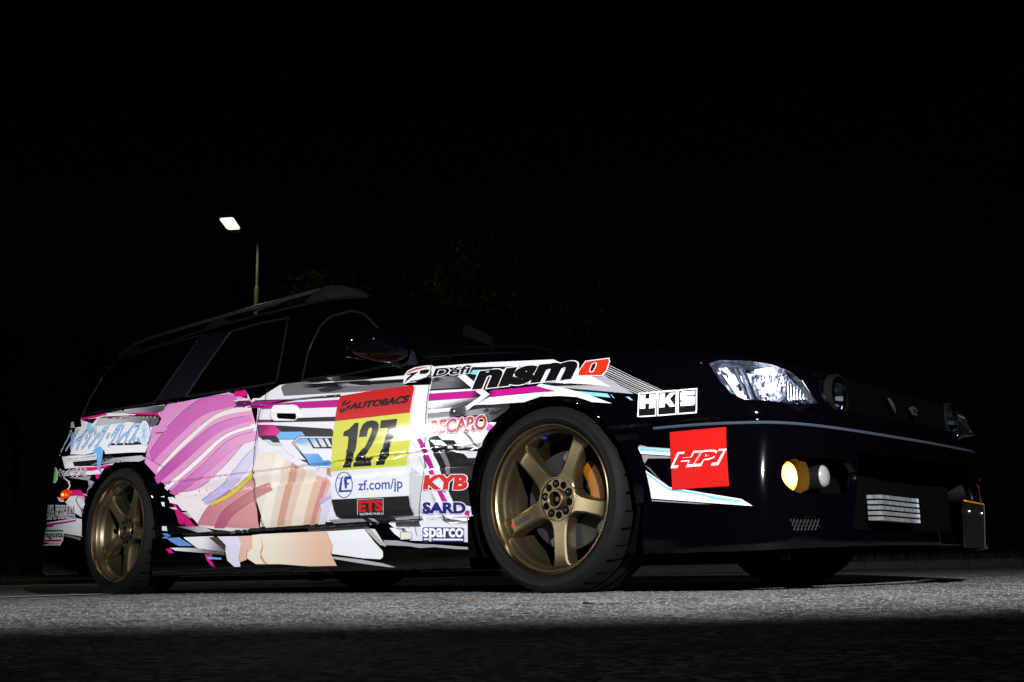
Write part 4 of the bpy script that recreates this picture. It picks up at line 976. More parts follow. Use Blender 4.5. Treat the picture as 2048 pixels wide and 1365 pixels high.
('g', 'livery', 2.9, '#d98cc4', '#e3a3cf', (-2488, 614),(-1714, 829), [(-2488, 614),(-2487, 619),(-2487, 624),(-2487, 629),(-2487, 636),(-2487, 643),(-2487, 650),(-2487, 659),(-2487, 667),(-2486, 676),(-2485, 685),(-2483, 694),(-2481, 703),(-2479, 712),(-2476, 722),(-2473, 731),(-2470, 742),(-2468, 753),(-2465, 764),(-2463, 776),(-2460, 789),(-2457, 801),(-2454, 813),(-2451, 825),(-2447, 837),(-2442, 848),(-2436, 858),(-2429, 867),(-2421, 876),(-2412, 883),(-2400, 890),(-2387, 896),(-2373, 902),(-2359, 907),(-2343, 912),(-2326, 916),(-2309, 920),(-2292, 923),(-2275, 926),(-2257, 928),(-2240, 930),(-2223, 931),(-2206, 932),(-2190, 933),(-2173, 933),(-2156, 932),(-2139, 931),(-2122, 930),(-2105, 928),(-2088, 925),(-2070, 923),(-2053, 920),(-2035, 916),(-2017, 913),(-1999, 909),(-1982, 906),(-1964, 902),(-1945, 898),(-1926, 893),(-1905, 888),(-1884, 882),(-1863, 876),(-1842, 869),(-1821, 863),(-1802, 857),(-1783, 851),(-1766, 846),(-1750, 841),(-1736, 836),(-1724, 832),(-1714, 829),(-1586, 661),(-1588, 656),(-1590, 649),(-1593, 642),(-1596, 633),(-1599, 624),(-1603, 614),(-1607, 604),(-1612, 594),(-1617, 584),(-1622, 573),(-1628, 564),(-1633, 554),(-1638, 546),(-1644, 538),(-1649, 531),(-1652, 524),(-1655, 517),(-1662, 510),(-1674, 505),(-1685, 499),(-1686, 493),(-1692, 487),(-1702, 482),(-1713, 478),(-1723, 473),(-1734, 469),(-1743, 465),(-1753, 460),(-1763, 457),(-1773, 453),(-1783, 450),(-1794, 447),(-1804, 444),(-1815, 442),(-1822, 439),(-1830, 437),(-1838, 435),(-1848, 433),(-1860, 431),(-1872, 429),(-1884, 428),(-1897, 426),(-1910, 424),(-1923, 423),(-1937, 421),(-1952, 420),(-1966, 418),(-1981, 417),(-1996, 416),(-2011, 415),(-2026, 414),(-2040, 414),(-2054, 414),(-2068, 414),(-2081, 415),(-2094, 415),(-2106, 417),(-2118, 419),(-2130, 422),(-2142, 425),(-2154, 428),(-2165, 432),(-2178, 436),(-2195, 440),(-2208, 444),(-2217, 448),(-2225, 451),(-2232, 454),(-2239, 456),(-2244, 458)]),
('p', 'livery', 3.3200000000000003, '#7d3d6e', [(-2244, 458),(-2211, 458),(-2164, 456),(-2110, 456),(-2054, 460),(-2002, 471),(-1944, 488),(-1893, 510),(-1853, 536),(-1809, 563),(-1765, 589),(-1720, 619),(-1680, 650),(-1647, 680),(-1625, 708),(-1617, 736),(-1621, 764),(-1630, 790),(-1627, 789),(-1617, 763),(-1614, 735),(-1622, 707),(-1644, 679),(-1677, 648),(-1718, 617),(-1762, 588),(-1806, 561),(-1850, 535),(-1892, 509),(-1942, 486),(-2000, 469),(-2053, 458),(-2109, 454),(-2164, 454),(-2211, 456),(-2244, 456)]),
('g', 'livery', 3.2, '#efe3e6', '#e6e2ee', (-2244, 458),(-1645, 821), [(-2244, 458),(-2235, 458),(-2224, 458),(-2211, 458),(-2196, 457),(-2181, 456),(-2164, 456),(-2147, 456),(-2129, 456),(-2110, 456),(-2091, 457),(-2073, 458),(-2054, 460),(-2037, 463),(-2019, 467),(-2002, 471),(-1983, 476),(-1963, 482),(-1944, 488),(-1931, 495),(-1917, 503),(-1893, 510),(-1878, 518),(-1867, 527),(-1853, 536),(-1838, 545),(-1823, 554),(-1809, 563),(-1794, 571),(-1779, 580),(-1765, 589),(-1750, 599),(-1735, 609),(-1720, 619),(-1706, 629),(-1693, 639),(-1680, 650),(-1668, 660),(-1657, 670),(-1647, 680),(-1638, 690),(-1631, 699),(-1625, 708),(-1621, 717),(-1618, 726),(-1617, 736),(-1617, 745),(-1619, 754),(-1621, 764),(-1623, 773),(-1627, 781),(-1630, 790),(-1634, 797),(-1637, 804),(-1641, 811),(-1643, 817),(-1645, 821),(-1605, 684),(-1603, 672),(-1601, 655),(-1598, 636),(-1596, 614),(-1594, 591),(-1594, 567),(-1592, 542),(-1584, 515),(-1585, 491),(-1594, 467),(-1599, 445),(-1593, 423),(-1596, 404),(-1598, 388),(-1601, 374),(-1603, 361),(-1605, 349),(-1607, 338),(-1610, 328),(-1612, 319),(-1615, 310),(-1617, 303),(-1622, 296),(-1627, 290),(-1633, 284),(-1641, 279),(-1649, 274),(-1659, 270),(-1671, 267),(-1685, 264),(-1700, 263),(-1715, 262),(-1731, 262),(-1749, 262),(-1766, 263),(-1782, 265),(-1799, 266),(-1816, 268),(-1832, 270),(-1849, 272),(-1864, 273),(-1878, 274),(-1891, 275),(-1904, 277),(-1917, 278),(-1929, 280),(-1942, 282),(-1953, 284),(-1965, 286),(-1976, 288),(-1986, 290),(-1995, 292),(-2004, 294),(-2012, 295),(-2019, 296),(-2025, 297)]),
('p', 'livery', 3.62, '#7d3d6e', [(-2043, 302),(-2029, 315),(-2009, 333),(-1985, 353),(-1958, 373),(-1927, 390),(-1888, 406),(-1845, 420),(-1799, 434),(-1768, 446),(-1729, 456),(-1689, 465),(-1651, 472),(-1618, 477),(-1618, 476),(-1651, 470),(-1688, 463),(-1728, 455),(-1767, 445),(-1798, 432),(-1843, 419),(-1886, 404),(-1924, 389),(-1955, 372),(-1982, 352),(-2006, 332),(-2026, 314),(-2040, 301)]),
('g', 'livery', 3.5, '#c87a90', '#d99a98', (-2043, 302),(-1595, 481), [(-2043, 302),(-2039, 306),(-2034, 310),(-2029, 315),(-2023, 321),(-2016, 327),(-2009, 333),(-2002, 340),(-1994, 347),(-1985, 353),(-1976, 360),(-1967, 367),(-1958, 373),(-1948, 379),(-1938, 385),(-1927, 390),(-1914, 395),(-1902, 401),(-1888, 406),(-1874, 411),(-1859, 416),(-1845, 420),(-1829, 425),(-1814, 429),(-1799, 434),(-1791, 438),(-1782, 443),(-1768, 446),(-1755, 450),(-1742, 453),(-1729, 456),(-1716, 459),(-1702, 462),(-1689, 465),(-1676, 467),(-1664, 470),(-1651, 472),(-1639, 474),(-1628, 476),(-1618, 477),(-1609, 479),(-1601, 480),(-1595, 481),(-1588, 271),(-1591, 271),(-1594, 271),(-1599, 271),(-1604, 271),(-1609, 271),(-1615, 272),(-1621, 272),(-1627, 272),(-1633, 272),(-1638, 272),(-1644, 272),(-1649, 272),(-1654, 272),(-1658, 272),(-1662, 272),(-1665, 272),(-1667, 272),(-1670, 272),(-1672, 272),(-1674, 272),(-1676, 272),(-1678, 273),(-1680, 273),(-1682, 273),(-1684, 273),(-1687, 273),(-1690, 273),(-1693, 273),(-1698, 274),(-1702, 274),(-1708, 274),(-1713, 275),(-1719, 275),(-1725, 276),(-1731, 276),(-1737, 276),(-1743, 277),(-1748, 277),(-1753, 278),(-1758, 278),(-1762, 278),(-1765, 278)]),
('p', 'livery', 4.5200000000000005, '#7d3d6e', [(-2458, 660),(-2438, 678),(-2411, 704),(-2381, 733),(-2348, 762),(-2312, 787),(-2275, 812),(-2235, 837),(-2191, 859),(-2145, 875),(-2090, 883),(-2022, 883),(-1951, 878),(-1889, 872),(-1888, 870),(-1949, 875),(-2020, 880),(-2088, 880),(-2142, 873),(-2188, 857),(-2231, 835),(-2271, 810),(-2309, 785),(-2344, 760),(-2377, 731),(-2407, 702),(-2434, 676),(-2454, 658)]),
('g', 'livery', 4.4, '#c55fae', '#d06cb8', (-2458, 660),(-1847, 869), [(-2458, 660),(-2452, 665),(-2445, 671),(-2438, 678),(-2430, 686),(-2421, 694),(-2411, 704),(-2401, 713),(-2391, 723),(-2381, 733),(-2370, 743),(-2359, 753),(-2348, 762),(-2336, 771),(-2324, 779),(-2312, 787),(-2300, 796),(-2288, 804),(-2275, 812),(-2262, 821),(-2248, 829),(-2235, 837),(-2221, 845),(-2206, 852),(-2191, 859),(-2176, 865),(-2161, 870),(-2145, 875),(-2128, 879),(-2110, 881),(-2090, 883),(-2068, 883),(-2045, 883),(-2022, 883),(-1998, 881),(-1974, 880),(-1951, 878),(-1929, 876),(-1908, 874),(-1889, 872),(-1873, 870),(-1858, 869),(-1847, 869),(-1779, 810),(-1789, 809),(-1802, 809),(-1818, 809),(-1836, 809),(-1855, 810),(-1875, 810),(-1897, 809),(-1919, 809),(-1941, 808),(-1963, 807),(-1985, 806),(-2006, 804),(-2025, 801),(-2043, 797),(-2060, 793),(-2076, 788),(-2092, 782),(-2107, 776),(-2123, 769),(-2138, 762),(-2152, 754),(-2167, 746),(-2182, 738),(-2196, 731),(-2211, 723),(-2225, 715),(-2239, 708),(-2253, 701),(-2267, 694),(-2281, 687),(-2295, 679),(-2310, 672),(-2324, 664),(-2338, 657),(-2352, 649),(-2365, 642),(-2378, 635),(-2390, 629),(-2400, 623),(-2410, 618),(-2418, 613),(-2425, 610)]),
('p', 'livery', 4.82, '#7d3d6e', [(-2390, 536),(-2366, 552),(-2327, 573),(-2280, 598),(-2229, 622),(-2179, 645),(-2126, 669),(-2071, 694),(-2015, 717),(-1959, 736),(-1903, 747),(-1839, 754),(-1776, 756),(-1722, 757),(-1720, 755),(-1774, 754),(-1837, 752),(-1901, 745),(-1957, 734),(-2012, 715),(-2068, 692),(-2123, 668),(-2176, 643),(-2227, 621),(-2277, 596),(-2324, 572),(-2362, 550),(-2387, 535)]),
('g', 'livery', 4.7, '#b84aa4', '#d884c6', (-2390, 536),(-1684, 758), [(-2390, 536),(-2383, 541),(-2375, 546),(-2366, 552),(-2355, 559),(-2342, 566),(-2327, 573),(-2312, 581),(-2296, 589),(-2280, 598),(-2263, 606),(-2246, 614),(-2229, 622),(-2213, 630),(-2196, 638),(-2179, 645),(-2162, 653),(-2144, 661),(-2126, 669),(-2108, 678),(-2089, 686),(-2071, 694),(-2052, 702),(-2033, 710),(-2015, 717),(-1996, 724),(-1978, 730),(-1959, 736),(-1941, 740),(-1923, 744),(-1903, 747),(-1882, 750),(-1860, 752),(-1839, 754),(-1817, 755),(-1796, 756),(-1776, 756),(-1756, 757),(-1738, 757),(-1722, 757),(-1707, 758),(-1694, 758),(-1684, 758),(-1653, 729),(-1662, 728),(-1674, 727),(-1688, 726),(-1704, 725),(-1721, 724),(-1739, 723),(-1759, 721),(-1779, 719),(-1799, 717),(-1820, 715),(-1840, 712),(-1860, 708),(-1880, 704),(-1898, 700),(-1916, 694),(-1934, 688),(-1952, 681),(-1971, 673),(-1989, 665),(-2008, 657),(-2027, 648),(-2046, 639),(-2065, 630),(-2084, 621),(-2103, 612),(-2121, 604),(-2139, 596),(-2156, 589),(-2173, 582),(-2190, 574),(-2208, 567),(-2225, 560),(-2241, 553),(-2257, 546),(-2272, 539),(-2287, 533),(-2299, 527),(-2309, 521),(-2319, 515),(-2329, 511),(-2342, 507),(-2352, 504)]),
('p', 'livery', 5.12, '#7d3d6e', [(-2366, 582),(-2336, 598),(-2295, 622),(-2248, 649),(-2199, 677),(-2151, 701),(-2100, 726),(-2047, 751),(-1994, 774),(-1942, 792),(-1888, 802),(-1828, 804),(-1768, 803),(-1717, 800),(-1716, 798),(-1767, 801),(-1826, 802),(-1886, 799),(-1939, 790),(-1991, 772),(-2044, 749),(-2097, 724),(-2148, 699),(-2196, 675),(-2245, 648),(-2292, 620),(-2333, 597),(-2363, 580)]),
('p', 'livery', 5.0, '#f0e2e4', [(-2366, 582),(-2358, 586),(-2348, 592),(-2336, 598),(-2324, 606),(-2310, 614),(-2295, 622),(-2280, 631),(-2265, 640),(-2248, 649),(-2232, 659),(-2216, 668),(-2199, 677),(-2183, 685),(-2167, 693),(-2151, 701),(-2134, 709),(-2117, 718),(-2100, 726),(-2083, 735),(-2065, 743),(-2047, 751),(-2029, 759),(-2012, 767),(-1994, 774),(-1976, 781),(-1959, 787),(-1942, 792),(-1925, 796),(-1907, 799),(-1888, 802),(-1868, 803),(-1848, 804),(-1828, 804),(-1808, 804),(-1788, 804),(-1768, 803),(-1750, 802),(-1733, 801),(-1717, 800),(-1703, 799),(-1691, 799),(-1682, 798),(-1672, 775),(-1682, 775),(-1695, 775),(-1710, 775),(-1726, 776),(-1745, 776),(-1764, 777),(-1785, 777),(-1806, 777),(-1827, 777),(-1849, 776),(-1870, 775),(-1890, 773),(-1910, 770),(-1928, 766),(-1945, 762),(-1961, 757),(-1978, 750),(-1995, 744),(-2012, 736),(-2028, 729),(-2045, 720),(-2061, 712),(-2078, 703),(-2094, 695),(-2111, 686),(-2127, 678),(-2143, 670),(-2159, 662),(-2176, 655),(-2193, 646),(-2210, 638),(-2227, 629),(-2245, 620),(-2262, 612),(-2279, 603),(-2296, 595),(-2312, 587),(-2327, 579),(-2340, 572),(-2353, 566),(-2363, 561),(-2371, 556)]),
('p', 'livery', 5.42, '#7d3d6e', [(-2265, 459),(-2224, 473),(-2167, 493),(-2106, 516),(-2057, 541),(-2008, 563),(-1959, 587),(-1911, 613),(-1865, 636),(-1820, 655),(-1774, 667),(-1724, 674),(-1675, 677),(-1633, 679),(-1632, 677),(-1674, 675),(-1723, 672),(-1772, 665),(-1818, 653),(-1862, 634),(-1908, 611),(-1956, 586),(-2005, 562),(-2055, 539),(-2104, 514),(-2164, 491),(-2223, 472),(-2263, 458)]),
('g', 'livery', 5.3, '#c766b4', '#e3a0d0', (-2265, 459),(-1604, 680), [(-2265, 459),(-2254, 463),(-2241, 468),(-2224, 473),(-2205, 479),(-2184, 486),(-2167, 493),(-2155, 501),(-2128, 508),(-2106, 516),(-2092, 525),(-2076, 533),(-2057, 541),(-2040, 549),(-2024, 556),(-2008, 563),(-1991, 571),(-1975, 579),(-1959, 587),(-1943, 596),(-1927, 604),(-1911, 613),(-1895, 621),(-1880, 629),(-1865, 636),(-1849, 643),(-1835, 649),(-1820, 655),(-1805, 660),(-1790, 664),(-1774, 667),(-1757, 670),(-1741, 672),(-1724, 674),(-1707, 675),(-1691, 676),(-1675, 677),(-1660, 678),(-1646, 678),(-1633, 679),(-1622, 679),(-1612, 679),(-1604, 680),(-1597, 641),(-1603, 640),(-1611, 639),(-1620, 638),(-1630, 638),(-1641, 637),(-1653, 636),(-1665, 634),(-1678, 633),(-1692, 631),(-1705, 629),(-1719, 627),(-1733, 624),(-1747, 620),(-1761, 616),(-1775, 612),(-1789, 606),(-1804, 600),(-1819, 594),(-1834, 587),(-1850, 579),(-1867, 572),(-1883, 564),(-1899, 556),(-1915, 548),(-1931, 540),(-1947, 533),(-1961, 526),(-1973, 519),(-1988, 512),(-2010, 506),(-2035, 500),(-2045, 493),(-2063, 486),(-2086, 480),(-2108, 474),(-2129, 468),(-2147, 462),(-2165, 457),(-2181, 452),(-2195, 448),(-2208, 444),(-2215, 440)]),
('p', 'livery', 5.72, '#7d3d6e', [(-2298, 484),(-2270, 500),(-2211, 522),(-2159, 548),(-2102, 573),(-2050, 596),(-2002, 619),(-1955, 642),(-1910, 663),(-1864, 681),(-1815, 694),(-1760, 702),(-1706, 707),(-1659, 710),(-1657, 708),(-1704, 705),(-1759, 700),(-1813, 692),(-1862, 679),(-1907, 662),(-1953, 640),(-1999, 617),(-2048, 594),(-2099, 571),(-2156, 546),(-2208, 520),(-2266, 499),(-2296, 482)]),
('p', 'livery', 5.6, '#f2ecee', [(-2298, 484),(-2287, 488),(-2277, 494),(-2270, 500),(-2247, 507),(-2226, 514),(-2211, 522),(-2197, 531),(-2178, 539),(-2159, 548),(-2140, 556),(-2121, 565),(-2102, 573),(-2084, 581),(-2067, 588),(-2050, 596),(-2034, 603),(-2018, 611),(-2002, 619),(-1986, 627),(-1971, 634),(-1955, 642),(-1940, 649),(-1925, 657),(-1910, 663),(-1894, 670),(-1879, 676),(-1864, 681),(-1848, 686),(-1832, 690),(-1815, 694),(-1797, 697),(-1779, 700),(-1760, 702),(-1742, 704),(-1723, 705),(-1706, 707),(-1689, 708),(-1673, 709),(-1659, 710),(-1646, 711),(-1635, 712),(-1626, 713),(-1614, 694),(-1623, 693),(-1633, 693),(-1645, 692),(-1659, 691),(-1674, 691),(-1690, 690),(-1706, 689),(-1724, 687),(-1741, 686),(-1759, 684),(-1777, 681),(-1794, 678),(-1810, 675),(-1826, 671),(-1841, 666),(-1856, 660),(-1871, 654),(-1887, 647),(-1902, 640),(-1917, 632),(-1933, 624),(-1948, 616),(-1964, 608),(-1980, 600),(-1996, 592),(-2012, 584),(-2029, 576),(-2045, 569),(-2062, 561),(-2079, 554),(-2097, 545),(-2116, 537),(-2134, 529),(-2148, 520),(-2165, 512),(-2189, 505),(-2209, 497),(-2220, 490),(-2236, 484),(-2254, 478),(-2268, 473),(-2280, 469)]),
('p', 'livery', 6.0200000000000005, '#7d3d6e', [(-1995, 410),(-1968, 419),(-1929, 432),(-1896, 448),(-1852, 464),(-1809, 481),(-1779, 503),(-1745, 525),(-1719, 548),(-1692, 568),(-1667, 583),(-1644, 595),(-1623, 605),(-1606, 613),(-1604, 612),(-1621, 604),(-1642, 594),(-1665, 581),(-1690, 566),(-1716, 547),(-1741, 524),(-1778, 502),(-1807, 480),(-1850, 463),(-1894, 446),(-1927, 430),(-1966, 417),(-1993, 408)]),
('g', 'livery', 5.9, '#b9b2e0', '#d8d4ee', (-1995, 410),(-1594, 619), [(-1995, 410),(-1988, 413),(-1979, 416),(-1968, 419),(-1956, 423),(-1943, 427),(-1929, 432),(-1919, 437),(-1911, 443),(-1896, 448),(-1881, 453),(-1866, 459),(-1852, 464),(-1838, 470),(-1823, 476),(-1809, 481),(-1795, 488),(-1788, 495),(-1779, 503),(-1762, 510),(-1751, 517),(-1745, 525),(-1737, 533),(-1728, 541),(-1719, 548),(-1710, 555),(-1701, 562),(-1692, 568),(-1684, 573),(-1675, 578),(-1667, 583),(-1659, 587),(-1652, 591),(-1644, 595),(-1637, 599),(-1630, 602),(-1623, 605),(-1617, 608),(-1612, 611),(-1606, 613),(-1602, 615),(-1598, 617),(-1594, 619),(-1588, 587),(-1590, 584),(-1592, 581),(-1595, 578),(-1597, 575),(-1601, 571),(-1604, 567),(-1608, 562),(-1612, 558),(-1616, 553),(-1620, 548),(-1625, 543),(-1630, 538),(-1636, 532),(-1641, 527),(-1646, 521),(-1651, 515),(-1660, 509),(-1675, 504),(-1686, 497),(-1690, 490),(-1702, 484),(-1716, 477),(-1731, 471),(-1744, 465),(-1756, 458),(-1769, 452),(-1781, 447),(-1793, 442),(-1797, 436),(-1807, 431),(-1822, 426),(-1836, 421),(-1851, 417),(-1865, 412),(-1879, 408),(-1893, 404),(-1906, 400),(-1919, 397),(-1930, 394),(-1941, 391),(-1950, 388),(-1957, 386)]),
('p', 'livery', 6.32, '#7d3d6e', [(-1937, 396),(-1915, 400),(-1883, 406),(-1846, 414),(-1808, 423),(-1771, 434),(-1741, 451),(-1697, 470),(-1652, 487),(-1650, 486),(-1695, 469),(-1739, 450),(-1769, 433),(-1806, 421),(-1844, 412),(-1881, 404),(-1913, 398),(-1936, 394)]),
('p', 'livery', 6.2, '#d9c64a', [(-1937, 396),(-1931, 397),(-1923, 399),(-1915, 400),(-1905, 402),(-1894, 404),(-1883, 406),(-1871, 408),(-1859, 411),(-1846, 414),(-1833, 416),(-1821, 420),(-1808, 423),(-1795, 426),(-1783, 430),(-1771, 434),(-1766, 440),(-1755, 446),(-1741, 451),(-1726, 458),(-1711, 464),(-1697, 470),(-1681, 476),(-1666, 482),(-1652, 487),(-1642, 493),(-1638, 498),(-1631, 502),(-1622, 504),(-1608, 482),(-1616, 480),(-1626, 476),(-1637, 472),(-1649, 467),(-1661, 462),(-1674, 456),(-1687, 450),(-1701, 444),(-1710, 438),(-1718, 432),(-1732, 426),(-1746, 421),(-1759, 416),(-1770, 412),(-1782, 409),(-1794, 405),(-1806, 402),(-1819, 399),(-1831, 397),(-1844, 394),(-1856, 392),(-1868, 389),(-1879, 387),(-1890, 386),(-1900, 384),(-1909, 382),(-1916, 381),(-1922, 380)]),
('p', 'livery', 6.62, '#7d3d6e', [(-1912, 284),(-1900, 295),(-1885, 311),(-1867, 329),(-1844, 347),(-1815, 362),(-1778, 378),(-1735, 392),(-1692, 406),(-1651, 418),(-1615, 428),(-1582, 437),(-1554, 445),(-1525, 451),(-1524, 449),(-1553, 443),(-1578, 435),(-1613, 426),(-1650, 416),(-1690, 404),(-1734, 391),(-1776, 376),(-1813, 361),(-1841, 345),(-1864, 328),(-1882, 310),(-1897, 294),(-1910, 283)]),
('g', 'livery', 6.5, '#b25a78', '#c98a8a', (-1912, 284),(-1505, 455), [(-1912, 284),(-1909, 287),(-1904, 291),(-1900, 295),(-1895, 300),(-1890, 305),(-1885, 311),(-1879, 317),(-1873, 323),(-1867, 329),(-1860, 335),(-1852, 341),(-1844, 347),(-1835, 352),(-1825, 358),(-1815, 362),(-1803, 367),(-1791, 373),(-1778, 378),(-1764, 382),(-1750, 387),(-1735, 392),(-1721, 397),(-1706, 401),(-1692, 406),(-1678, 410),(-1664, 414),(-1651, 418),(-1639, 421),(-1627, 425),(-1615, 428),(-1602, 431),(-1590, 434),(-1582, 437),(-1574, 440),(-1565, 443),(-1554, 445),(-1544, 447),(-1534, 449),(-1525, 451),(-1517, 452),(-1511, 454),(-1505, 455),(-1472, 422),(-1477, 420),(-1484, 419),(-1491, 417),(-1499, 415),(-1509, 413),(-1518, 411),(-1529, 408),(-1539, 406),(-1551, 403),(-1562, 400),(-1573, 397),(-1584, 394),(-1595, 391),(-1605, 388),(-1616, 385),(-1627, 381),(-1638, 378),(-1650, 374),(-1662, 370),(-1674, 366),(-1686, 362),(-1698, 358),(-1710, 354),(-1721, 349),(-1732, 345),(-1743, 341),(-1752, 337),(-1761, 333),(-1769, 329),(-1777, 325),(-1784, 321),(-1791, 317),(-1797, 312),(-1802, 308),(-1808, 304),(-1813, 300),(-1818, 296),(-1823, 292),(-1827, 289),(-1831, 286),(-1835, 283),(-1838, 281)]),
('g', 'livery', 5.0, '#eae0d6', '#dcb39e', (-1572, 532),(-1156, 285), [(-1606, 588),(-1438, 578),(-1263, 519),(-1091, 441),(-1088, 379),(-1175, 364),(-1153, 273),(-1543, 270),(-1597, 408)]),
('p', 'livery', 5.4, '#f1e9dc', [(-1452, 573),(-1383, 559),(-1510, 276),(-1580, 275)]),
('p', 'livery', 5.4, '#cf9f8c', [(-1335, 543),(-1288, 531),(-1416, 275),(-1464, 272)]),
('p', 'livery', 5.4, '#ecdccb', [(-1236, 514),(-1167, 501),(-1293, 271),(-1371, 271)]),
('p', 'livery', 5.4, '#c98f86', [(-1117, 486),(-1091, 476),(-1217, 270),(-1249, 268)]),
('p', 'livery', 5.4, '#d9d3ec', [(-1076, 463),(-1036, 453),(-1154, 270),(-1199, 268)]),
('p', 'livery', 5.8, '#e6e5ef', [(-1418, 574),(-1255, 516),(-1091, 445),(-1085, 425),(-1263, 492),(-1437, 559)]),
('p', 'livery', 5.8, '#b9b2e0', [(-1175, 364),(-1088, 382),(-1089, 369),(-1171, 348)]),
('p', 'livery', 2, '#dcd9f0', [(-1852, 244),(-1699, 240),(-1675, 209),(-1690, 164),(-1680, 113),(-1724, 114),(-1774, 141),(-1788, 180),(-1786, 205)]),
('p', 'livery', 2, '#dfb7a2', [(-1699, 240),(-1601, 239),(-1593, 206),(-1598, 187),(-1635, 169),(-1636, 141),(-1680, 132),(-1690, 168),(-1675, 209)]),
('g', 'livery', 2, '#ebe2d0', '#dbb39c', (-1560, 193),(-1077, 205), [(-1601, 241),(-1542, 243),(-1412, 242),(-1112, 239),(-1073, 180),(-1086, 152),(-1051, 106),(-1218, 107),(-1410, 119),(-1571, 122),(-1633, 147),(-1630, 176),(-1595, 187)]),
('p', 'livery', 2.5, '#cf9c86', [(-1542, 243),(-1518, 191),(-1533, 161),(-1508, 132),(-1487, 122),(-1513, 123),(-1539, 145),(-1539, 173),(-1526, 195)]),
('p', 'gaps1', 11, '#050507', [(-1599, 862),(-1589, 815),(-1584, 814),(-1594, 860)]),
('p', 'gaps1', 11, '#050507', [(-1589, 816),(-1602, 773),(-1597, 771),(-1584, 814)]),
('p', 'gaps1', 11, '#050507', [(-1602, 773),(-1604, 723),(-1599, 722),(-1597, 771)]),
('p', 'gaps1', 11, '#050507', [(-1604, 723),(-1603, 664),(-1598, 663),(-1599, 722)]),
('p', 'gaps1', 11, '#050507', [(-1603, 664),(-1609, 599),(-1604, 598),(-1598, 663)]),
('p', 'gaps1', 11, '#050507', [(-1609, 599),(-1610, 500),(-1605, 499),(-1604, 599)]),
('p', 'gaps1', 11, '#050507', [(-1610, 499),(-1597, 388),(-1593, 387),(-1605, 499)]),
('p', 'gaps1', 11, '#050507', [(-1597, 387),(-1571, 324),(-1567, 324),(-1593, 388)]),
('p', 'gaps1', 11, '#050507', [(-1571, 324),(-1550, 267),(-1545, 268),(-1567, 324)]),
('p', 'gaps2', 11, '#050507', [(-590, 837),(-569, 762),(-566, 761),(-586, 837)]),
('p', 'gaps2', 11, '#050507', [(-569, 762),(-565, 694),(-562, 694),(-566, 761)]),
('p', 'gaps2', 11, '#050507', [(-565, 694),(-562, 601),(-559, 600),(-562, 694)]),
('p', 'gaps2', 11, '#050507', [(-562, 601),(-566, 501),(-563, 501),(-559, 600)]),
('p', 'gaps2', 11, '#050507', [(-566, 501),(-570, 434),(-566, 434),(-563, 500)]),
('p', 'gaps3', 11, '#050507', [(-569, 434),(-588, 367),(-586, 367),(-567, 434)]),
('p', 'gaps3', 11, '#050507', [(-588, 367),(-618, 262),(-615, 261),(-586, 367)]),
('p', 'gaps3', 11, '#050507', [(-618, 262),(-595, 203),(-593, 203),(-615, 261)]),
('p', 'gaps4', 11, '#050507', [(-2165, 266),(-1919, 261),(-1924, 265),(-2163, 270)]),
('p', 'gaps4', 11, '#050507', [(-1919, 261),(-1545, 260),(-1555, 264),(-1924, 265)]),
('p', 'gaps4', 11, '#050507', [(-1545, 260),(-1442, 259),(-1456, 263),(-1555, 264)]),
('p', 'gaps4', 11, '#050507', [(-1442, 259),(-1248, 259),(-1259, 263),(-1456, 263)]),
('p', 'gaps4', 11, '#050507', [(-1248, 259),(-866, 257),(-882, 261),(-1259, 263)]),
('p', 'gaps5', 11, '#050507', [(-2492, 867),(-2504, 835),(-2500, 834),(-2488, 865)]),
('p', 'gaps5', 11, '#050507', [(-2504, 835),(-2511, 799),(-2507, 798),(-2500, 834)]),
('p', 'gaps6', 11, '#050507', [(-2516, 664),(-2451, 628),(-2449, 629),(-2515, 665)]),
('p', 'gaps6', 11, '#050507', [(-2451, 628),(-2315, 577),(-2314, 578),(-2450, 629)])
]
CAB = {'front_window': [(-1378, 875),(-1401, 1016),(-1383, 1118),(-1339, 1160),(-1210, 1165),(-1115, 1138),(-1022, 1079),(-845, 952),(-735, 865),(-1062, 861)], 'rear_window': [(-2277, 912),(-2188, 1081),(-2115, 1220),(-1907, 1226),(-1664, 1213),(-1600, 1047),(-1560, 888),(-1871, 896)], 'quarter_window': [(-3370, 942),(-3363, 1046),(-3322, 1155),(-3200, 1232),(-2767, 1248),(-2379, 1248),(-2449, 1085),(-2551, 915),(-2937, 923)], 'outline': [(-3544, 936),(-3453, 1074),(-3378, 1179),(-3264, 1243),(-2738, 1268),(-2337, 1282),(-1901, 1282),(-1428, 1266),(-1256, 1245),(-1128, 1220),(-1006, 1173),(-833, 1024),(-645, 870),(-579, 840),(-757, 842),(-1376, 871),(-1562, 877),(-2302, 905),(-2513, 897)]}
WIN = [('#c8c8cc', [(-2611, 922),(-2621, 949),(-2622, 970),(-2603, 962),(-2599, 943),(-2567, 924),(-2594, 930),(-2599, 918)])]
def fill(outer, holes=(), step=None, xs=None, zs=None):
    """triangulate a 2D polygon (with holes); optionally cut along lines so it can follow a curved sheet"""
    vs, es = [], []
    for loop in [outer] + list(holes):
        n = len(vs)
        vs += [Vector((float(a), float(b))) for a, b in loop]
        es += [(n + i, n + (i + 1) % len(loop)) for i in range(len(loop))]
    r = delaunay_2d_cdt(vs, es, [], 4 if holes else 1, 1e-6)
    bm = bmesh.new()
    bv = [bm.verts.new((v.x, 0, v.y)) for v in r[0]]
    for f in r[2]:
        try:
            bm.faces.new([bv[i] for i in f])
        except ValueError:
            pass
    bmesh.ops.delete(bm, geom=[v for v in bm.verts if not v.link_faces], context='VERTS')
    slice_bm(bm, xs or [], zs or [])
    return bm

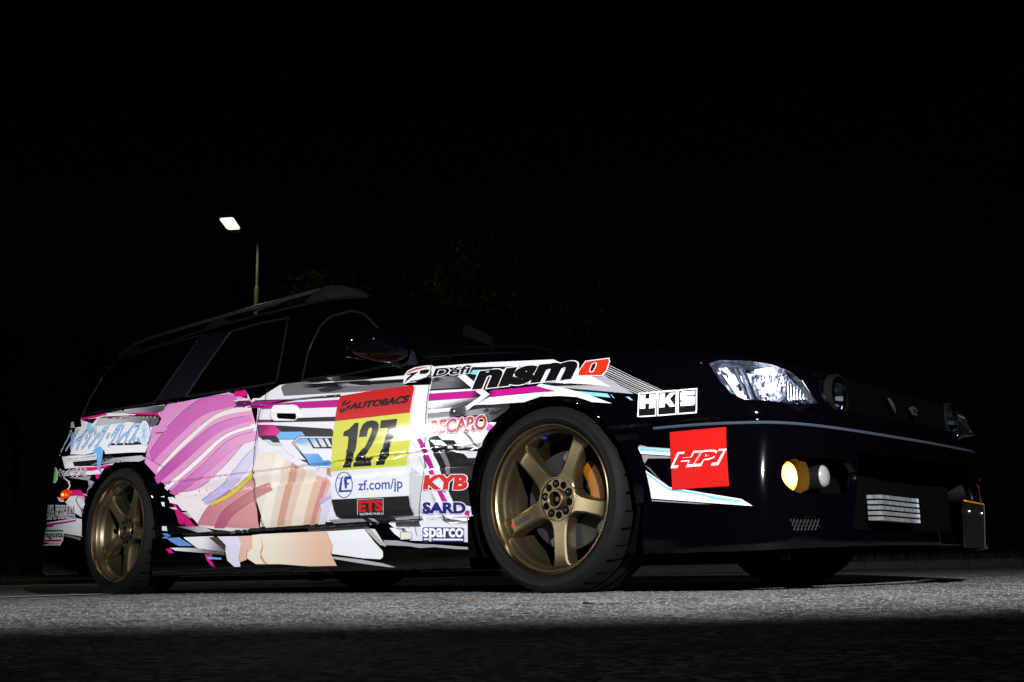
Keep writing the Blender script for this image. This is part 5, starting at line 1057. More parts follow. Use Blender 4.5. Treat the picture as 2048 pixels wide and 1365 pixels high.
def slice_bm(bm, xs, zs):
    if not bm.verts:
        return
    x0, x1 = min(v.co.x for v in bm.verts), max(v.co.x for v in bm.verts)
    z0, z1 = min(v.co.z for v in bm.verts), max(v.co.z for v in bm.verts)
    for x in xs:
        if x0 + 1e-4 < x < x1 - 1e-4:
            bmesh.ops.bisect_plane(bm, geom=bm.verts[:] + bm.edges[:] + bm.faces[:], dist=1e-6, plane_co=(x, 0, 0), plane_no=(1, 0, 0))
    for z in zs:
        if z0 + 1e-4 < z < z1 - 1e-4:
            bmesh.ops.bisect_plane(bm, geom=bm.verts[:] + bm.edges[:] + bm.faces[:], dist=1e-6, plane_co=(0, 0, z), plane_no=(0, 0, 1))

def from_bm(name, bm, m, parent=None, smooth=True, far=False):
    bm.normal_update()
    if far:
        for v in bm.verts:
            v.co.y = 2 * YC - v.co.y
        bmesh.ops.reverse_faces(bm, faces=bm.faces)
    me = bpy.data.meshes.new(name)
    bm.to_mesh(me)
    me.materials.append(m)
    if smooth:
        for p in me.polygons:
            p.use_smooth = True
    o = bpy.data.objects.new(name, me)
    COL.objects.link(o)
    return cpart(o, parent)

def mm(pts):
    return [(a / 1000, b / 1000) for a, b in pts]

def cab_sheet(outer, holes=(), off=0.0):
    bm = fill(mm(outer), [mm(h) for h in holes], xs=arange(-3.6, -0.5, 40), zs=arange(0.8, 1.3, 10))
    for v in bm.verts:
        v.co.y = Ycab(v.co.x, v.co.z) + off
    return bm

M_gtrim = mat('cabin_trim', srgb('#7f8f66'), 0.7)
for far in (False, True):
    fr = from_bm('window_frame', cab_sheet(CAB['outline'], [CAB[k] for k in ('front_window', 'rear_window', 'quarter_window')]), M_paint, far=far)
    for k in ('front_window', 'rear_window', 'quarter_window'):
        from_bm(k, cab_sheet(CAB[k], off=0.006), M_glass, far=far)
        # rubber seal round the pane
        pts = mm(CAB[k]) + [mm(CAB[k])[0]]
        sm = []
        for (a, b), (c, d) in zip(pts, pts[1:]):
            sm += [(lerp(a, c, t / 4), lerp(b, d, t / 4)) for t in range(4)]
        sm.append(sm[0])
        w = [(x, Ycab(x, z) + 0.001, z) for x, z in sm]
        if far:
            w = [(x, 2 * YC - y, z) for x, y, z in w]
        cpart(MB().tube(w, 0.006, 6, cap=False).build('window_seal', M_trim))
for c, pts in WIN:
    o = from_bm('window_mark', cab_sheet(pts, off=0.003), mat('mark_print', srgb(c), 0.4))
    o['label'] = 'tiny white mark stuck on the rear quarter glass'

# door pillar covers (the broad satin post between rear door and quarter glass)
from_bm('pillar_cover', cab_sheet([(-2551, 918), (-2379, 1250), (-2118, 1222), (-2277, 914)], off=-0.003), mat('satin_post', (0.003, 0.004, 0.007), 0.35, coat=0.3, spec=0.2))
from_bm('pillar_cover', cab_sheet([(-2551, 918), (-2379, 1250), (-2118, 1222), (-2277, 914)], off=-0.003), MATS['satin_post'], far=True)

# --- roof
GUT = [(-3.264, 1.243), (-2.738, 1.268), (-2.337, 1.281), (-1.901, 1.282), (-1.428, 1.266), (-1.256, 1.245), (-1.128, 1.220)]
rows = []
for i in range(33):
    x = lerp(-3.29, -1.128, i / 32)
    z = pl(GUT, x)
    y = Ycab(x, z)
    h = 0.040 if x < -1.5 else lerp(0.040, 0.055, (x + 1.5) / 0.372)
    dx = -0.06 * max(0, (x + 1.6) / 0.47) if x > -1.6 else 0
    row = [(x, y - 0.004, z - 0.012)]
    for j in range(25):
        s = j / 24
        q = 1 - abs(2 * s - 1)
        row.append((x + dx * q, lerp(y, 2 * YC - y, s), z + h * (1 - (1 - q) ** 2.6)))
    row.append((x, 2 * YC - y + 0.004, z - 0.012))
    rows.append(row)
cpart(MB().grid(rows).build('roof', M_paint, angle=40))

# --- windscreen and cowl
AP = [(-1.128, 1.220), (-1.006, 1.173), (-0.833, 1.024), (-0.645, 0.872)]
rows = []
for i in range(13):
    t = i / 12
    x, z = cr(AP, t)
    y = Ycab(x, z)
    xc, zc = cr([(-1.186, 1.276), (-0.93, 1.20), (-0.66, 1.07), (-0.40, 0.925)], t)
    row = []
    for j in range(25):
        s = j / 24
        q = 1 - abs(2 * s - 1)
        k = 1 - (1 - q) ** 2.2
        row.append((lerp(x, xc, k), lerp(y, 2 * YC - y, s), lerp(z, zc, k)))
    rows.append(row)
cpart(MB().grid(rows).build('windscreen', M_glass))
base = rows[-1]
cowl = [base, [(p[0] + 0.05, p[1], p[2] - 0.012) for p in base]]
cpart(MB().grid(cowl).build('cowl', M_trim))
mb = MB()
for y0, y1 in ((0.35, 0.95), (0.85, 1.45)):
    mb.tube([(-0.47, y1, 0.925), (-0.60, lerp(y0, y1, .5), 0.985), (-0.70, y0, 0.955)], [0.008, 0.007, 0.005], 6)
    break
cpart(mb.build('wiper', M_trim))
cpart(MB().tube([(-0.47, 1.45, 0.925), (-0.60, 1.15, 0.985), (-0.72, 0.85, 1.00)], [0.008, 0.007, 0.005], 6).build('wiper', M_trim))

# --- bonnet
EDGE = [(x, Yside(x, pl(ZT, x)), pl(ZT, x)) for x in arange(-0.60, 0.38, 22)] + [cr(LV2[-1], u / 40) for u in range(1, 41)]
CEN = [(-0.37, 0.915), (0, 0.875), (0.3, 0.815), (0.6, 0.735), (0.812, 0.668)]
rows = []
n = len(EDGE)
for i, e in enumerate(EDGE):
    if i <= 22:
        xc = lerp(-0.37, 0.66, i / 22)
    else:
        xc = lerp(0.66, 0.812, (i - 22) / 40)
    zc = pl(CEN, xc)
    row = []
    for j in range(21):
        s = j / 20
        k = 1 - (1 - s) ** 2
        row.append((lerp(e[0], xc, s), lerp(e[1], YC, s), lerp(e[2], max(zc, e[2]), k)))
    row += [(p[0], 2 * YC - p[1], p[2]) for p in row[-2::-1]]
    rows.append(row)
cpart(MB().grid(rows).build('bonnet', M_paint, clean=True))

# --- rear end
rows_rear_out = [list(reversed(r)) for r in rows_rear]
nb = 9 + 1
cpart(MB().grid(rows_rear_out[:10]).build('rear_bumper', M_paint, angle=30))
cpart(MB().grid(rows_rear_out[9:]).build('rear_body', M_paint, angle=30))
lo = [(-3.545, .157, .936), (-3.61, .32, .936), (-3.64, .6, .936), (-3.65, .866, .936)]
hi = [(-3.264, .222, 1.243), (-3.34, .36, 1.262), (-3.37, .6, 1.278), (-3.38, .866, 1.283)]
rows = []
for t in range(9):
    r = [cr([tuple(lerp(a, b, t / 8) for a, b in zip(l, h)) for l, h in zip(lo, hi)], u / 16) for u in range(17)]
    rows.append(r + [(p[0], 2 * YC - p[1], p[2]) for p in r[-2::-1]])
cpart(MB().grid([list(reversed(r)) for r in rows]).build('rear_screen', M_glass))
# roof spoiler
rows = []
for p in [(-3.24, 1.262), (-3.40, 1.262), (-3.47, 1.247), (-3.46, 1.236), (-3.30, 1.235), (-3.24, 1.240)]:
    rows.append([(p[0] - 0.03 * (1 - abs(2 * s - 1) ** 2), lerp(0.27, 2 * YC - 0.27, s), p[1] + 0.022 * (1 - abs(2 * s - 1) ** 3)) for s in arange(0, 1, 24)])
cpart(MB().grid(rows + [rows[0]]).build('roof_spoiler', M_paint))
# tail lamps
M_red = mat('red_lens', srgb('#7a0a08'), 0.15, coat=0.6)
for far in (False, True):
    rows = []
    for z in arange(0.60, 0.80, 6):
        rr = rows_rear[0]
        row = []
        ctl = [cr([RV[j][c] for j in range(8)], (4.0 + (z - 0.545) / 0.155 if z < 0.7 else 5.0 + (z - 0.70) / 0.14) / 7) for c in range(8)]
        for u in arange(0.40, 0.62, 12):
            p = cr(ctl, u)
            row.append((p[0] - 0.004, p[1] - 0.006, p[2]))
        rows.append(row)
    v = MB().grid(rows)
    vv, ff = (v.v, v.f) if not far else mirror(v.v, v.f)
    cpart(obj('tail_lamp', vv, [tuple(reversed(f)) for f in ff], M_red))

# --- front bumper with its openings, nose panel with lamp openings
n_hl, t_hl, p_hl = Vector((.60, -.80, 0)), Vector((.80, .60, 0)), Vector((.735, .135, 0))
HL = [(-.154, .672), (-.121, .680), (-.032, .675), (.033, .661), (.090, .636), (.117, .605), (.158, .541), (.105, .539), (.026, .548), (-.059, .555), (-.097, .578), (-.131, .626)]
def hlp(t, z, d=0.0, far=False):
    p = p_hl + t_hl * t + n_hl * d
    return (p.x, 2 * YC - p.y if far else p.y, z)
def cutter(mb):
    o = mb.build('cutter', M_dark, smooth=False)
    bm = bmesh.new()
    bm.from_mesh(o.data)
    bmesh.ops.recalc_face_normals(bm, faces=bm.faces)
    bm.to_mesh(o.data)
    bm.free()
    return o
def rect(x, y0, y1, z0, z1):
    return [(x, y0, z0), (x, y1, z0), (x, y1, z1), (x, y0, z1)]
v, f = solid(rows_bumper, 0.02)
bumper = cpart(obj('front_bumper', v, f, M_paint, angle=30))
cuts = [cutter(MB().prism([(0.7, .40, .400), (0.7, 2 * YC - .40, .400), (0.7, 2 * YC - .33, .170), (0.7, .33, .170)], (.5, 0, 0)))]
FOGC, WLC = (.146, .325), (.272, .329)
for far in (0, 1):
    m = (lambda y: 2 * YC - y) if far else (lambda y: y)
    ring_ = []
    for k in range(32):
        q = 2 * math.pi * k / 32
        c_, s_ = math.cos(q), math.sin(q)
        ring_.append((0.70, m((.315 if c_ > 0 else .138) + .054 * c_), .326 + .052 * s_))
    cuts.append(cutter(MB().prism(ring_, (.5, 0, 0))))
    cuts.append(cutter(MB().prism([(0.7, m(.100), .168), (0.7, m(.215), .172), (0.7, m(.225), .212), (0.7, m(.085), .212)], (.5, 0, 0))))
boolean(bumper, cuts)
# thin raised strip along the bumper shoulder
SH = [cr(LV[5], u / 60) for u in range(3, 61)]
SH = SH + [(p[0], 2 * YC - p[1], p[2]) for p in SH[-2::-1]]
cpart(MB().tube(SH, 0.0045, 6).build('bumper_strip', mat('strip_paint', (0.05, 0.07, 0.10), 0.25, coat=0.8)))
v, f = solid(rows_nose, 0.02)
nose = cpart(obj('front_panel', v, f, M_paint, angle=30))
cuts = []
for far in (False, True):
    cuts.append(cutter(MB().prism([hlp(t, z, -0.13, far) for t, z in HL], Vector((n_hl.x, -n_hl.y if far else n_hl.y, 0)) * 0.26)))
cuts.append(cutter(MB().prism([(0.70, .335, .595), (0.70, .36, .640), (0.70, 2 * YC - .36, .640), (0.70, 2 * YC - .335, .595), (0.70, 2 * YC - .36, .535), (0.70, .36, .535)], (.4, 0, 0))))
boolean(nose, cuts)
bpy.context.view_layer.update()
nose_bvh = BVHTree.FromPolygons(*(lambda g: ([Vector(p) for p in g.v], g.f))(MB().grid(rows_nose)))

# --- headlights
M_refl = mat('lamp_reflector', (0.75, 0.79, 0.88), 0.18, metal=1.0)
M_bulb = mat('lit_bulb', (1, 1, 1), 0.3, emit=(0.86, 0.88, 1.0), estr=2.6)
M_glow = mat('strip_glow', (0.9, 0.9, 0.95), 0.3, emit=(0.80, 0.84, 1.0), estr=0.9)
for far in (False, True):
    bowl = MB()
    cx = sum(t for t, z in HL) / len(HL)
    cz = sum(z for t, z in HL) / len(HL)
    rings = []
    for sc, d in ((1.0, 0.0), (0.985, -0.03), (0.95, -0.065), (0.80, -0.085), (0.0, -0.09)):
        rings.append([hlp(cx + (t - cx) * sc, cz + (z - cz) * sc, d, far) for t, z in HL + HL[:1]])
    bowl.grid(rings)
    hl = cpart(bowl.build('headlight', M_refl, angle=20))
    # lens following the bodywork
    bm = fill(HL, xs=arange(-.16, .16, 12), zs=arange(.53, .69, 6))
    for v_ in bm.verts:
        t, z = v_.co.x, v_.co.z
        o_ = Vector(hlp(t, z, 0.2))
        h = nose_bvh.ray_cast(o_, -n_hl)
        q = h[0] if h[0] is not None and (h[0] - o_).length < 0.4 else Vector(hlp(t, z))
        v_.co = q + n_hl * 0.001
    from_bm('lens', bm, M_clear, hl, far=far)
    # faceted reflector slats of the corner lamp (outer end)
    for k in range(9):
        t0 = -.148 + k * 0.0105
        m_ = MB()
        zt_, zb_ = 0.672 - 0.004 * k * 0.3, max(0.556, 0.640 - k * 0.0125)
        m_.prism([hlp(t0 + 0.012, zt_, -.055 - .003 * (k % 3), far), hlp(t0 + .021, zt_, -.048, far), hlp(t0 + .050, zb_, -.030, far), hlp(t0 + .041, zb_, -.036 - .003 * (k % 2), far)], Vector(hlp(0, 0, -.008, far)) - Vector(hlp(0, 0, 0, far)))
        cpart(m_.build('reflector_slat', M_refl, smooth=False), hl)
    # main projector: chrome ring, bowl and lit bulb
    def bowl_at(t, z, r, depth, name, m_):
        a = Vector(hlp(t, z, -.03, far))
        ax = Vector((n_hl.x, -n_hl.y if far else n_hl.y, 0))
        sx = Vector(hlp(1, 0, 0, far)) - Vector(hlp(0, 0, 0, far))
        rows_ = []
        for i in range(9):
            ph = i / 8 * math.pi / 2
            rows_.append([tuple(a - ax * depth * math.cos(ph) + (sx * math.cos(q) + Vector((0, 0, 1)) * math.sin(q)) * r * math.sin(ph)) for k, q in enumerate(arange(0, 2 * math.pi, 40))])
        return cpart(MB().grid(rows_).build(name, m_, angle=60), hl)
    bowl_at(.030, .604, .056, .045, 'reflector_bowl', M_refl)
    bowl_at(.096, .574, .026, .03, 'reflector_bowl', M_refl)
    rs = random.Random(5)
    fc = MB()
    for k in range(70):  # random facets added to make the bowl sparkle
        q, rr = rs.random() * 6.28, .052 * rs.random() ** .5
        t, z = .030 + rr * math.cos(q), .604 + rr * math.sin(q)
        s = rs.uniform(.003, .008)
        d0 = -.030 - .040 * (1 - (rr / .056) ** 2) ** .5
        fc.add([hlp(t - s * .5, z - s, d0 + rs.uniform(-.004, .006), far), hlp(t + s * .5, z - s, d0 + rs.uniform(-.004, .006), far), hlp(t + s * .5, z + s, d0 + rs.uniform(-.004, .006), far), hlp(t - s * .5, z + s, d0 + rs.uniform(-.004, .006), far)], [(0, 1, 2, 3)])
    for k in range(14):
        t = .070 + .0045 * k
        fc.add([hlp(t, .560, -.03, far), hlp(t + .0045, .556, -.038 + .008 * (k % 2), far), hlp(t + .0045, .618 - .003 * k, -.040 + .008 * (k % 2), far), hlp(t, .620 - .003 * k, -.03, far)], [(0, 1, 2, 3)])
    o_ = cpart(fc.build('reflector_facets', M_refl, smooth=False), hl)
    o_['kind'] = 'stuff'
    b = Vector(hlp(.030, .598, -.045, far))
    cpart(MB().lathe([(0.001, -.016), (.013, -.012), (.017, 0), (.013, .012), (.001, .016)], 16, 'z', b).build('bulb', M_bulb), hl)
    cpart(MB().box(*[w for c in zip(Vector(hlp(-.015, .640, -.04, far)), Vector(hlp(.055, .655, -.045, far))) for w in sorted(c)]).build('glow_strip', M_glow, smooth=False), hl)
    cpart(MB().prism([hlp(-.122, .662, -.042, far), hlp(-.098, .664, -.040, far), hlp(-.038, .562, -.036, far), hlp(-.066, .566, -.038, far)], Vector(hlp(0, 0, -.004, far)) - Vector(hlp(0, 0, 0, far))).build('glow_strip', M_glow, smooth=False), hl)  # glowing strip added for the bright reflection in the corner lamp
    b = Vector(hlp(-.085, .625, -.035, far))
    cpart(MB().lathe([(0.001, -.018), (.009, -.014), (.011, 0), (.009, .014), (.001, .018)], 12, 'z', b).build('bulb', M_bulb), hl)
    # inner chrome fin
    cpart(MB().prism([hlp(.118, .610, -.01, far), hlp(.150, .552, -.012, far), hlp(.128, .545, -.04, far), hlp(.100, .630, -.04, far)], (0, 0, .004)).build('fin', M_refl, smooth=False), hl)
    # inner round lamp beside the grille
    yc = 2 * YC - .408 if far else .408
    bw = MB().lathe([(.056, .0), (.052, -.012), (.040, -.032), (.020, -.044), (.001, -.047)], 20, 'x', (.845, yc, .588))
    gl = cpart(bw.build('inner_lamp', mat('dim_reflector', (0.07, 0.085, 0.11), 0.12, metal=1.0), smooth=False))
    cpart(MB().lathe([(.001, .012), (.025, .010), (.045, .004), (.056, -.004)], 24, 'x', (.845, yc, .588)).build('lens', M_clear), gl)
    cpart(MB().lathe([(.056, .004), (.062, .002), (.063, -.02)], 24, 'x', (.845, yc, .588)).build('bezel', M_trim), gl)
    # yellow fog lamp in its tube, and the small clear lamp next to it
    yc = 2 * YC - FOGC[0] if far else FOGC[0]
    fs_ = -1 if far else 1
    tb = cpart(MB().lathe([(.040, -.004), (.036, -.02), (.001, -.03)], 28, 'x', (.800, yc, FOGC[1])).build('fog_lamp', M_dark))
    rows = []
    for dx, rr in ((-.012, .0495), (.034, .0495), (.034, .0525), (-.012, .0525)):
        rows.append([(.800 + dx * (1 if abs(q) < 50 else .6), yc + fs_ * rr * math.cos(R(q)), FOGC[1] + rr * math.sin(R(q))) for q in arange(-88, 88, 18)])
    cpart(MB().grid(rows + [rows[0]]).build('shroud', mat('fog_glow_shroud', (0.05, 0.024, 0.003), 0.5, spec=0.1), angle=40), tb)  # amber of the lit fog lamp put into the shroud colour
    cpart(MB().lathe([(.001, .010), (.020, .008), (.038, .002), (.044, -.004)], 28, 'x', (.800, yc, FOGC[1])).build('lens', mat('lit_fog_lens', (1, 0.75, 0.3), 0.3, emit=(1.0, 0.48, 0.03), estr=1.6), angle=180), tb)
    cpart(MB().lathe([(.001, .0125), (.016, .0105), (.028, .0065), (.0285, .003)], 24, 'x', (.800, yc, FOGC[1])).build('bulb', mat('lit_fog_bulb', (1, 0.8, 0.4), 0.3, emit=(1.0, 0.72, 0.20), estr=4.0), angle=180), tb)
    yc = 2 * YC - WLC[0] if far else WLC[0]
    tb = cpart(MB().lathe([(.034, .0), (.036, -.012), (.036, -.09)], 24, 'x', (.842, yc, WLC[1])).build('driving_lamp', M_trim))
    cpart(MB().lathe([(.001, .008), (.014, .007), (.026, .003), (.033, -.004), (.033, -.02)], 24, 'x', (.846, yc, WLC[1])).build('lens', mat('frosted_lens', (0.30, 0.30, 0.285), 0.25, coat=0.8, bump=(120, 0.5, 0.002)), angle=180), tb)
    cpart(MB().box(.715, .735, *sorted(((2 * YC - q) if far else q for q in (.085, .38))), .268, .382).build('lamp_pocket', M_dark, smooth=False))

# --- grille: dark mesh of crossed bars, badge
gr = cpart(MB().box(.79, .80, .34, 2 * YC - .34, .525, .65).build('grille', M_dark, smooth=False))
mb = MB()
for k in range(46):
    y = lerp(.47, 2 * YC - .47, k / 45)
    mb.box(.836, .842, y - .002, y + .002, .535, .640)
for k in range(8):
    z = lerp(.54, .635, k / 7)
    mb.box(.835, .841, .46, 2 * YC - .46, z - .002, z + .002)
cpart(mb.build('mesh', mat('grille_mesh', (0.0012, 0.0012, 0.0016), 0.4, spec=0.04), smooth=False), gr)
mb = MB()
mb.tube([(.862, .735, .605), (.866, .745, .590), (.866, .76, .575), (.864, .775, .562)], [.004, .007, .006, .003], 8)
cpart(mb.build('badge', mat('badge_chrome', (0.13, 0.14, 0.16), 0.25, metal=0.8)), gr)
mb = MB().tube([(.866, .90, .585), (.868, .92, .590), (.867, .945, .580), (.866, .94, .568), (.866, .915, .570), (.866, .90, .585)], .006, 8)
cpart(mb.build('badge', mat('badge_chrome', (0.13, 0.14, 0.16), 0.25, metal=0.8)), gr)

# --- intercooler behind the middle opening, duct box, vents
ic = cpart(MB().box(.70, .80, .40, 2 * YC - .40, .18, .41).build('intercooler', M_dark, smooth=False))
M_fin = mat('bare_aluminium', (0.22, 0.23, 0.25), 0.45, metal=0.3, noise=(45, 0.8), bump=(90, 1.0, 0.004))
for k in range(5):
    z = .205 + k * .017
    o = MB()
    o.prism([(.82, .60, z + .002), (.87, .60, z), (.87, .86, z - .004), (.82, .86, z - .002)], (0, 0, .0115))
    cpart(o.build('fin', M_fin, smooth=False), ic)
cpart(MB().prism([(.80, .862, .196), (.880, .862, .196), (.880, .862, .285), (.80, .862, .285)], (0, .012, 0)).build('end_plate', M_chrome, smooth=False), ic)
for far in (0, 1):
    mb = MB()
    for k in range(12):
        y = lerp(.085, .225, k / 11)
        for s in (-1, 1):
            a, b = (y, .166), (y + s * .028, .217)
            if .08 < b[0] < .23:
                q = [(lerp(.795, .845, min(1, max(0, (yy - .085) / .14))), 2 * YC - yy if far else yy, zz) for yy, zz in (a, b)]
                mb.tube(q, .0013, 4)
    cpart(mb.build('vent_mesh', mat('vent_wire', (0.014, 0.015, 0.022), 0.4, metal=0.4), smooth=False))
cpart(MB().box(.60, .62, .02, 2 * YC - .02, .16, .50).build('splash_panel', M_dark, smooth=False))

# --- number plate on its bracket
pa = Matrix.Translation((.968, 1.10, .192)) @ Matrix.Rotation(R(9.0), 4, 'Z') @ Matrix.Rotation(R(4), 4, 'Y')
def pv(pts):
    return [tuple(pa @ Vector(p)) for p in pts]
def pbox(name, x0, x1, y0, y1, z0, z1, m, par=None):
    b = MB().box(x0, x1, y0, y1, z0, z1)
    return cpart(obj(name, pv(b.v), b.f, m, smooth=False), par)
plate = pbox('number_plate', 0, .0025, -.165, .165, -.075, .075, mat('shaded_plate_face', (0.008, 0.008, 0.007), 0.6, spec=0.1))  # unlit look of the face put into its near-black colour
plate['label'] = 'dark licence plate jutting from the front lip'
pbox('plate_rim', -.003, .004, .163, .168, -.077, .077, M_chrome, plate)
pbox('plate_rim', -.003, .004, -.168, -.163, -.077, .077, M_chrome, plate)
pbox('reflector', -.003, .005, -.15, .15, .075, .080, mat('amber_reflector', srgb('#e09018'), 0.3), plate)
pbox('bracket', -.020, -.001, -.10, .10, .035, .055, mat('bracket_steel', (0.12, 0.12, 0.125), 0.45, metal=0.8), plate)
b = MB().lathe([(.001, .008), (.006, .007), (.008, .002), (.008, 0)], 12, 'x', (.0025, -.105, .045))
cpart(obj('bolt', pv(b.v), b.f, M_chrome), plate)
b = MB().lathe([(.001, .008), (.006, .007), (.008, .002), (.008, 0)], 12, 'x', (.0025, .105, .045))
cpart(obj('bolt', pv(b.v), b.f, M_chrome), plate)

# --- roof rails
for far in (False, True):
    def fx(pts):
        return [(x, 2 * YC - y, z) if far else (x, y, z) for x, y, z in pts]
    path = [(-3.235, .262, 1.268), (-3.17, .262, 1.290), (-3.08, .264, 1.312), (-2.9, .268, 1.323), (-2.5, .270, 1.330), (-2.0, .270, 1.331), (-1.55, .268, 1.327), (-1.40, .266, 1.315)]
    rows = []
    for p in path:
        w = [(p[0], p[1] + a, p[2] + b) for a, b in ((-.017, -.010), (-.015, .006), (-.006, .012), (.008, .012), (.016, .004), (.016, -.010))]
        rows.append(fx(w + w[:1]))
    rail = cpart(MB().grid(rows).build('roof_rail', M_rail))
    M_foot = mat('rail_foot', (0.008, 0.0085, 0.011), 0.45, spec=0.25)
    def foot(xs_, h):
        m_ = MB()
        sec = []
        for x, z0, z1 in xs_:
            sec.append(fx([(x, .243, z0), (x, .250, z1), (x, .288, z1), (x, .295, z0 + .01), (x, .243, z0)]))
        m_.grid(sec)
        cpart(m_.build('rail_foot', M_foot, angle=40), rail)
    foot([(-3.255, 1.246, 1.248), (-3.18, 1.248, 1.284), (-3.10, 1.252, 1.300), (-3.06, 1.254, 1.258)], 0)
    foot([(-2.42, 1.278, 1.282), (-2.36, 1.278, 1.322), (-2.26, 1.278, 1.324), (-2.20, 1.280, 1.284)], 0)
    foot([(-1.62, 1.270, 1.274), (-1.56, 1.268, 1.318), (-1.46, 1.264, 1.334), (-1.36, 1.255, 1.318), (-1.27, 1.243, 1.285), (-1.19, 1.230, 1.246), (-1.15, 1.218, 1.222)], 0)
    # roof drip moulding
    cpart(MB().tube(fx([(x, Ycab(x, pl(GUT, x)) - .003, pl(GUT, x) - .006) for x in arange(-3.26, -1.13, 24)]), .006, 6).build('drip_moulding', M_trim))

# --- door mirrors
for far in (False, True):
    rows = []
    for i in range(13):
        th = math.pi * i / 12
        row = []
        for j in range(25):
            ph = 2 * math.pi * j / 24
            sx, sy, sz = math.cos(th), math.sin(th) * math.cos(ph), math.sin(th) * math.sin(ph)
            e = 0.55
            f_ = lambda q, e_=e: math.copysign(abs(q) ** e_, q)
            ez = .55 if sz > 0 else .9
            x = -.735 + .085 * f_(sx, .75) + .03 * f_(sy)
            y = -.085 + .105 * f_(sy, .65)
            z = .905 + (.062 if sz > 0 else .050) * f_(sz, ez) * (1 - .18 * (sx > 0) * sx) + .018 * f_(sy) * -1
            row.append((x, 2 * YC - y if far else y, z))
        rows.append(row)
    mir = cpart(MB().grid(rows).build('door_mirror', mat('mirror_paint', (0.0008, 0.0008, 0.0016), 0.3, coat=0.22, spec=0.0), clean=True, angle=60))
    cpart(MB().box(-.826, -.820, *(sorted((2 * YC + .165, 2 * YC - .0)) if far else (-.165, .0)), .868, .945).build('mirror_glass', mat('mirror_glass', (0.3, 0.32, 0.35), 0.03, metal=1.0), smooth=False), mir)
    arm = [(-.80, .035, .850), (-.68, .035, .842), (-.66, .055, .842), (-.70, .07, .90), (-.775, .085, .945), (-.80, .075, .89)]
    bs = MB().prism([(x, 2 * YC - y if far else y, z) for x, y, z in arm], (0, -.02 if not far else .02, 0))
    cpart(bs.build('mirror_foot', mat('mirror_foot', (0.010, 0.010, 0.013), 0.5, spec=0.2), smooth=False), mir)
    cpart(MB().tube([(-.74, (2 * YC - y) if far else y, z) for y, z in ((.04, .855), (-.03, .866), (-.08, .875))], [.022, .018, .018], 8).build('mirror_arm', MATS['mirror_foot']), mir)

# --- door handles (recess, pull), fender repeater, rear side marker
M_hand = mat('handle_white', srgb(230, 231, 238), 0.3, coat=0.6)
M_hpink = mat('handle_pink', srgb('#d892c4'), 0.3, coat=0.6)
for far in (False, True):
    for xa, xb, zc, dz, y, mh in ((-1.512, -1.325, .737, -.020, .010, M_hand), (-2.475, -2.335, .752, -.006, .022, M_hpink)):
        fy = (lambda q: 2 * YC - q) if far else (lambda q: q)
        def slot(a, b, zl, zh, yy):
            pts = []
            for k in range(20):
                q = 2 * math.pi * k / 20
                c_, s_ = math.cos(q), math.sin(q)
                r_ = (zh - zl) / 2
                pts.append(((b - r_ if c_ > 0 else a + r_) + c_ * r_, (zl + zh) / 2 + s_ * r_))
            return [(px, fy(yy + 0.0), pz + dz * (px - (a + b) / 2) / (b - a)) for px, pz in pts]
        h = cpart(MB().prism(slot(xa, xb, zc - .034, zc + .034, y - .0075), (0, .012 if not far else -.012, 0)).build('door_handle', mh, smooth=False))
        cpart(MB().prism(slot(xa + .045, xb - .012, zc - .028, zc - .001, y - .0085), (0, .004 if not far else -.004, 0)).build('handle_recess', M_dark, smooth=False), h)
        cpart(MB().prism(slot(xa + .008, xb - .014, zc - .002, zc + .024, y - .0105), (0, .010 if not far else -.010, 0)).build('handle_pull', mh, smooth=False), h)
    m = (lambda q: 2 * YC - q) if far else (lambda q: q)
    rows = []
    for i in range(7):
        a = math.pi * i / 6
        rows.append([(-.40 - .037 * math.copysign(abs(math.cos(b)) ** .5, math.cos(b)) * math.sin(a) ** .5, m(-.002 - .016 * math.cos(a) if i <= 3 else -.002), .632 + .018 * math.copysign(abs(math.sin(b)) ** .5, math.sin(b)) * math.sin(a) ** .5 - .0) for b in arange(0, 2 * math.pi, 16)])
    cpart(MB().grid(rows).build('side_repeater', mat('smoked_lens', (0.05, 0.06, 0.075), 0.06, coat=1.0), clean=True))
    mk = MB()
    ring0 = [(-3.335, .507), (-3.315, .523), (-3.25, .530), (-3.205, .531), (-3.195, .520), (-3.200, .500), (-3.225, .488), (-3.27, .482), (-3.31, .488)]
    mk.prism([(x, m(-.004 + .028 * max(0, (-3.25 - x) / .1) ** 1.5), z) for x, z in ring0], (0, -.008 if not far else .008, 0))
    mo = cpart(mk.build('side_marker', mat('red_marker', srgb('#d02408'), 0.2, coat=0.6, emit=(1.0, 0.10, 0.01), estr=0.35), angle=60))
    cpart(MB().lathe([(.001, -.006), (.006, -.004), (.008, .001)], 12, 'y', (-3.262, m(-.012), .506)).build('bulb', mat('marker_bulb', (1, .5, .1), .3, emit=(1.0, 0.35, 0.05), estr=2.2)), mo)

# --- underbody, wheel wells, inside of the cabin
cpart(MB().box(-3.62, -3.06, .10, 2 * YC - .10, .17, .40).box(-2.38, -.345, .05, 2 * YC - .05, .12, .30).box(.345, .66, .10, 2 * YC - .10, .125, .30).build('underbody', M_dark, smooth=False))
for ax in ARX:
    for far in (0, 1):
        y0, y1 = (.012, .34) if not far else (2 * YC - .34, 2 * YC - .012)
        rows = []
        for y in (y0, y1):
            rows.append([(ax + (AW + .006) * math.cos(t), y, WZ + (AW + .006) * math.sin(t)) for t in arange(-.55, math.pi + .55, 30)])
        mb = MB().grid(rows)
        yy = y1 if not far else y0
        mb.box(ax - .36, ax + .36, min(yy, yy + .005), max(yy, yy + .005), .15, .68)
        cpart(mb.build('wheel_arch_liner', M_dark, smooth=False))
cpart(MB().box(-3.4, -.75, .10, 2 * YC - .10, .30, .32).build('floor', M_dark, smooth=False))
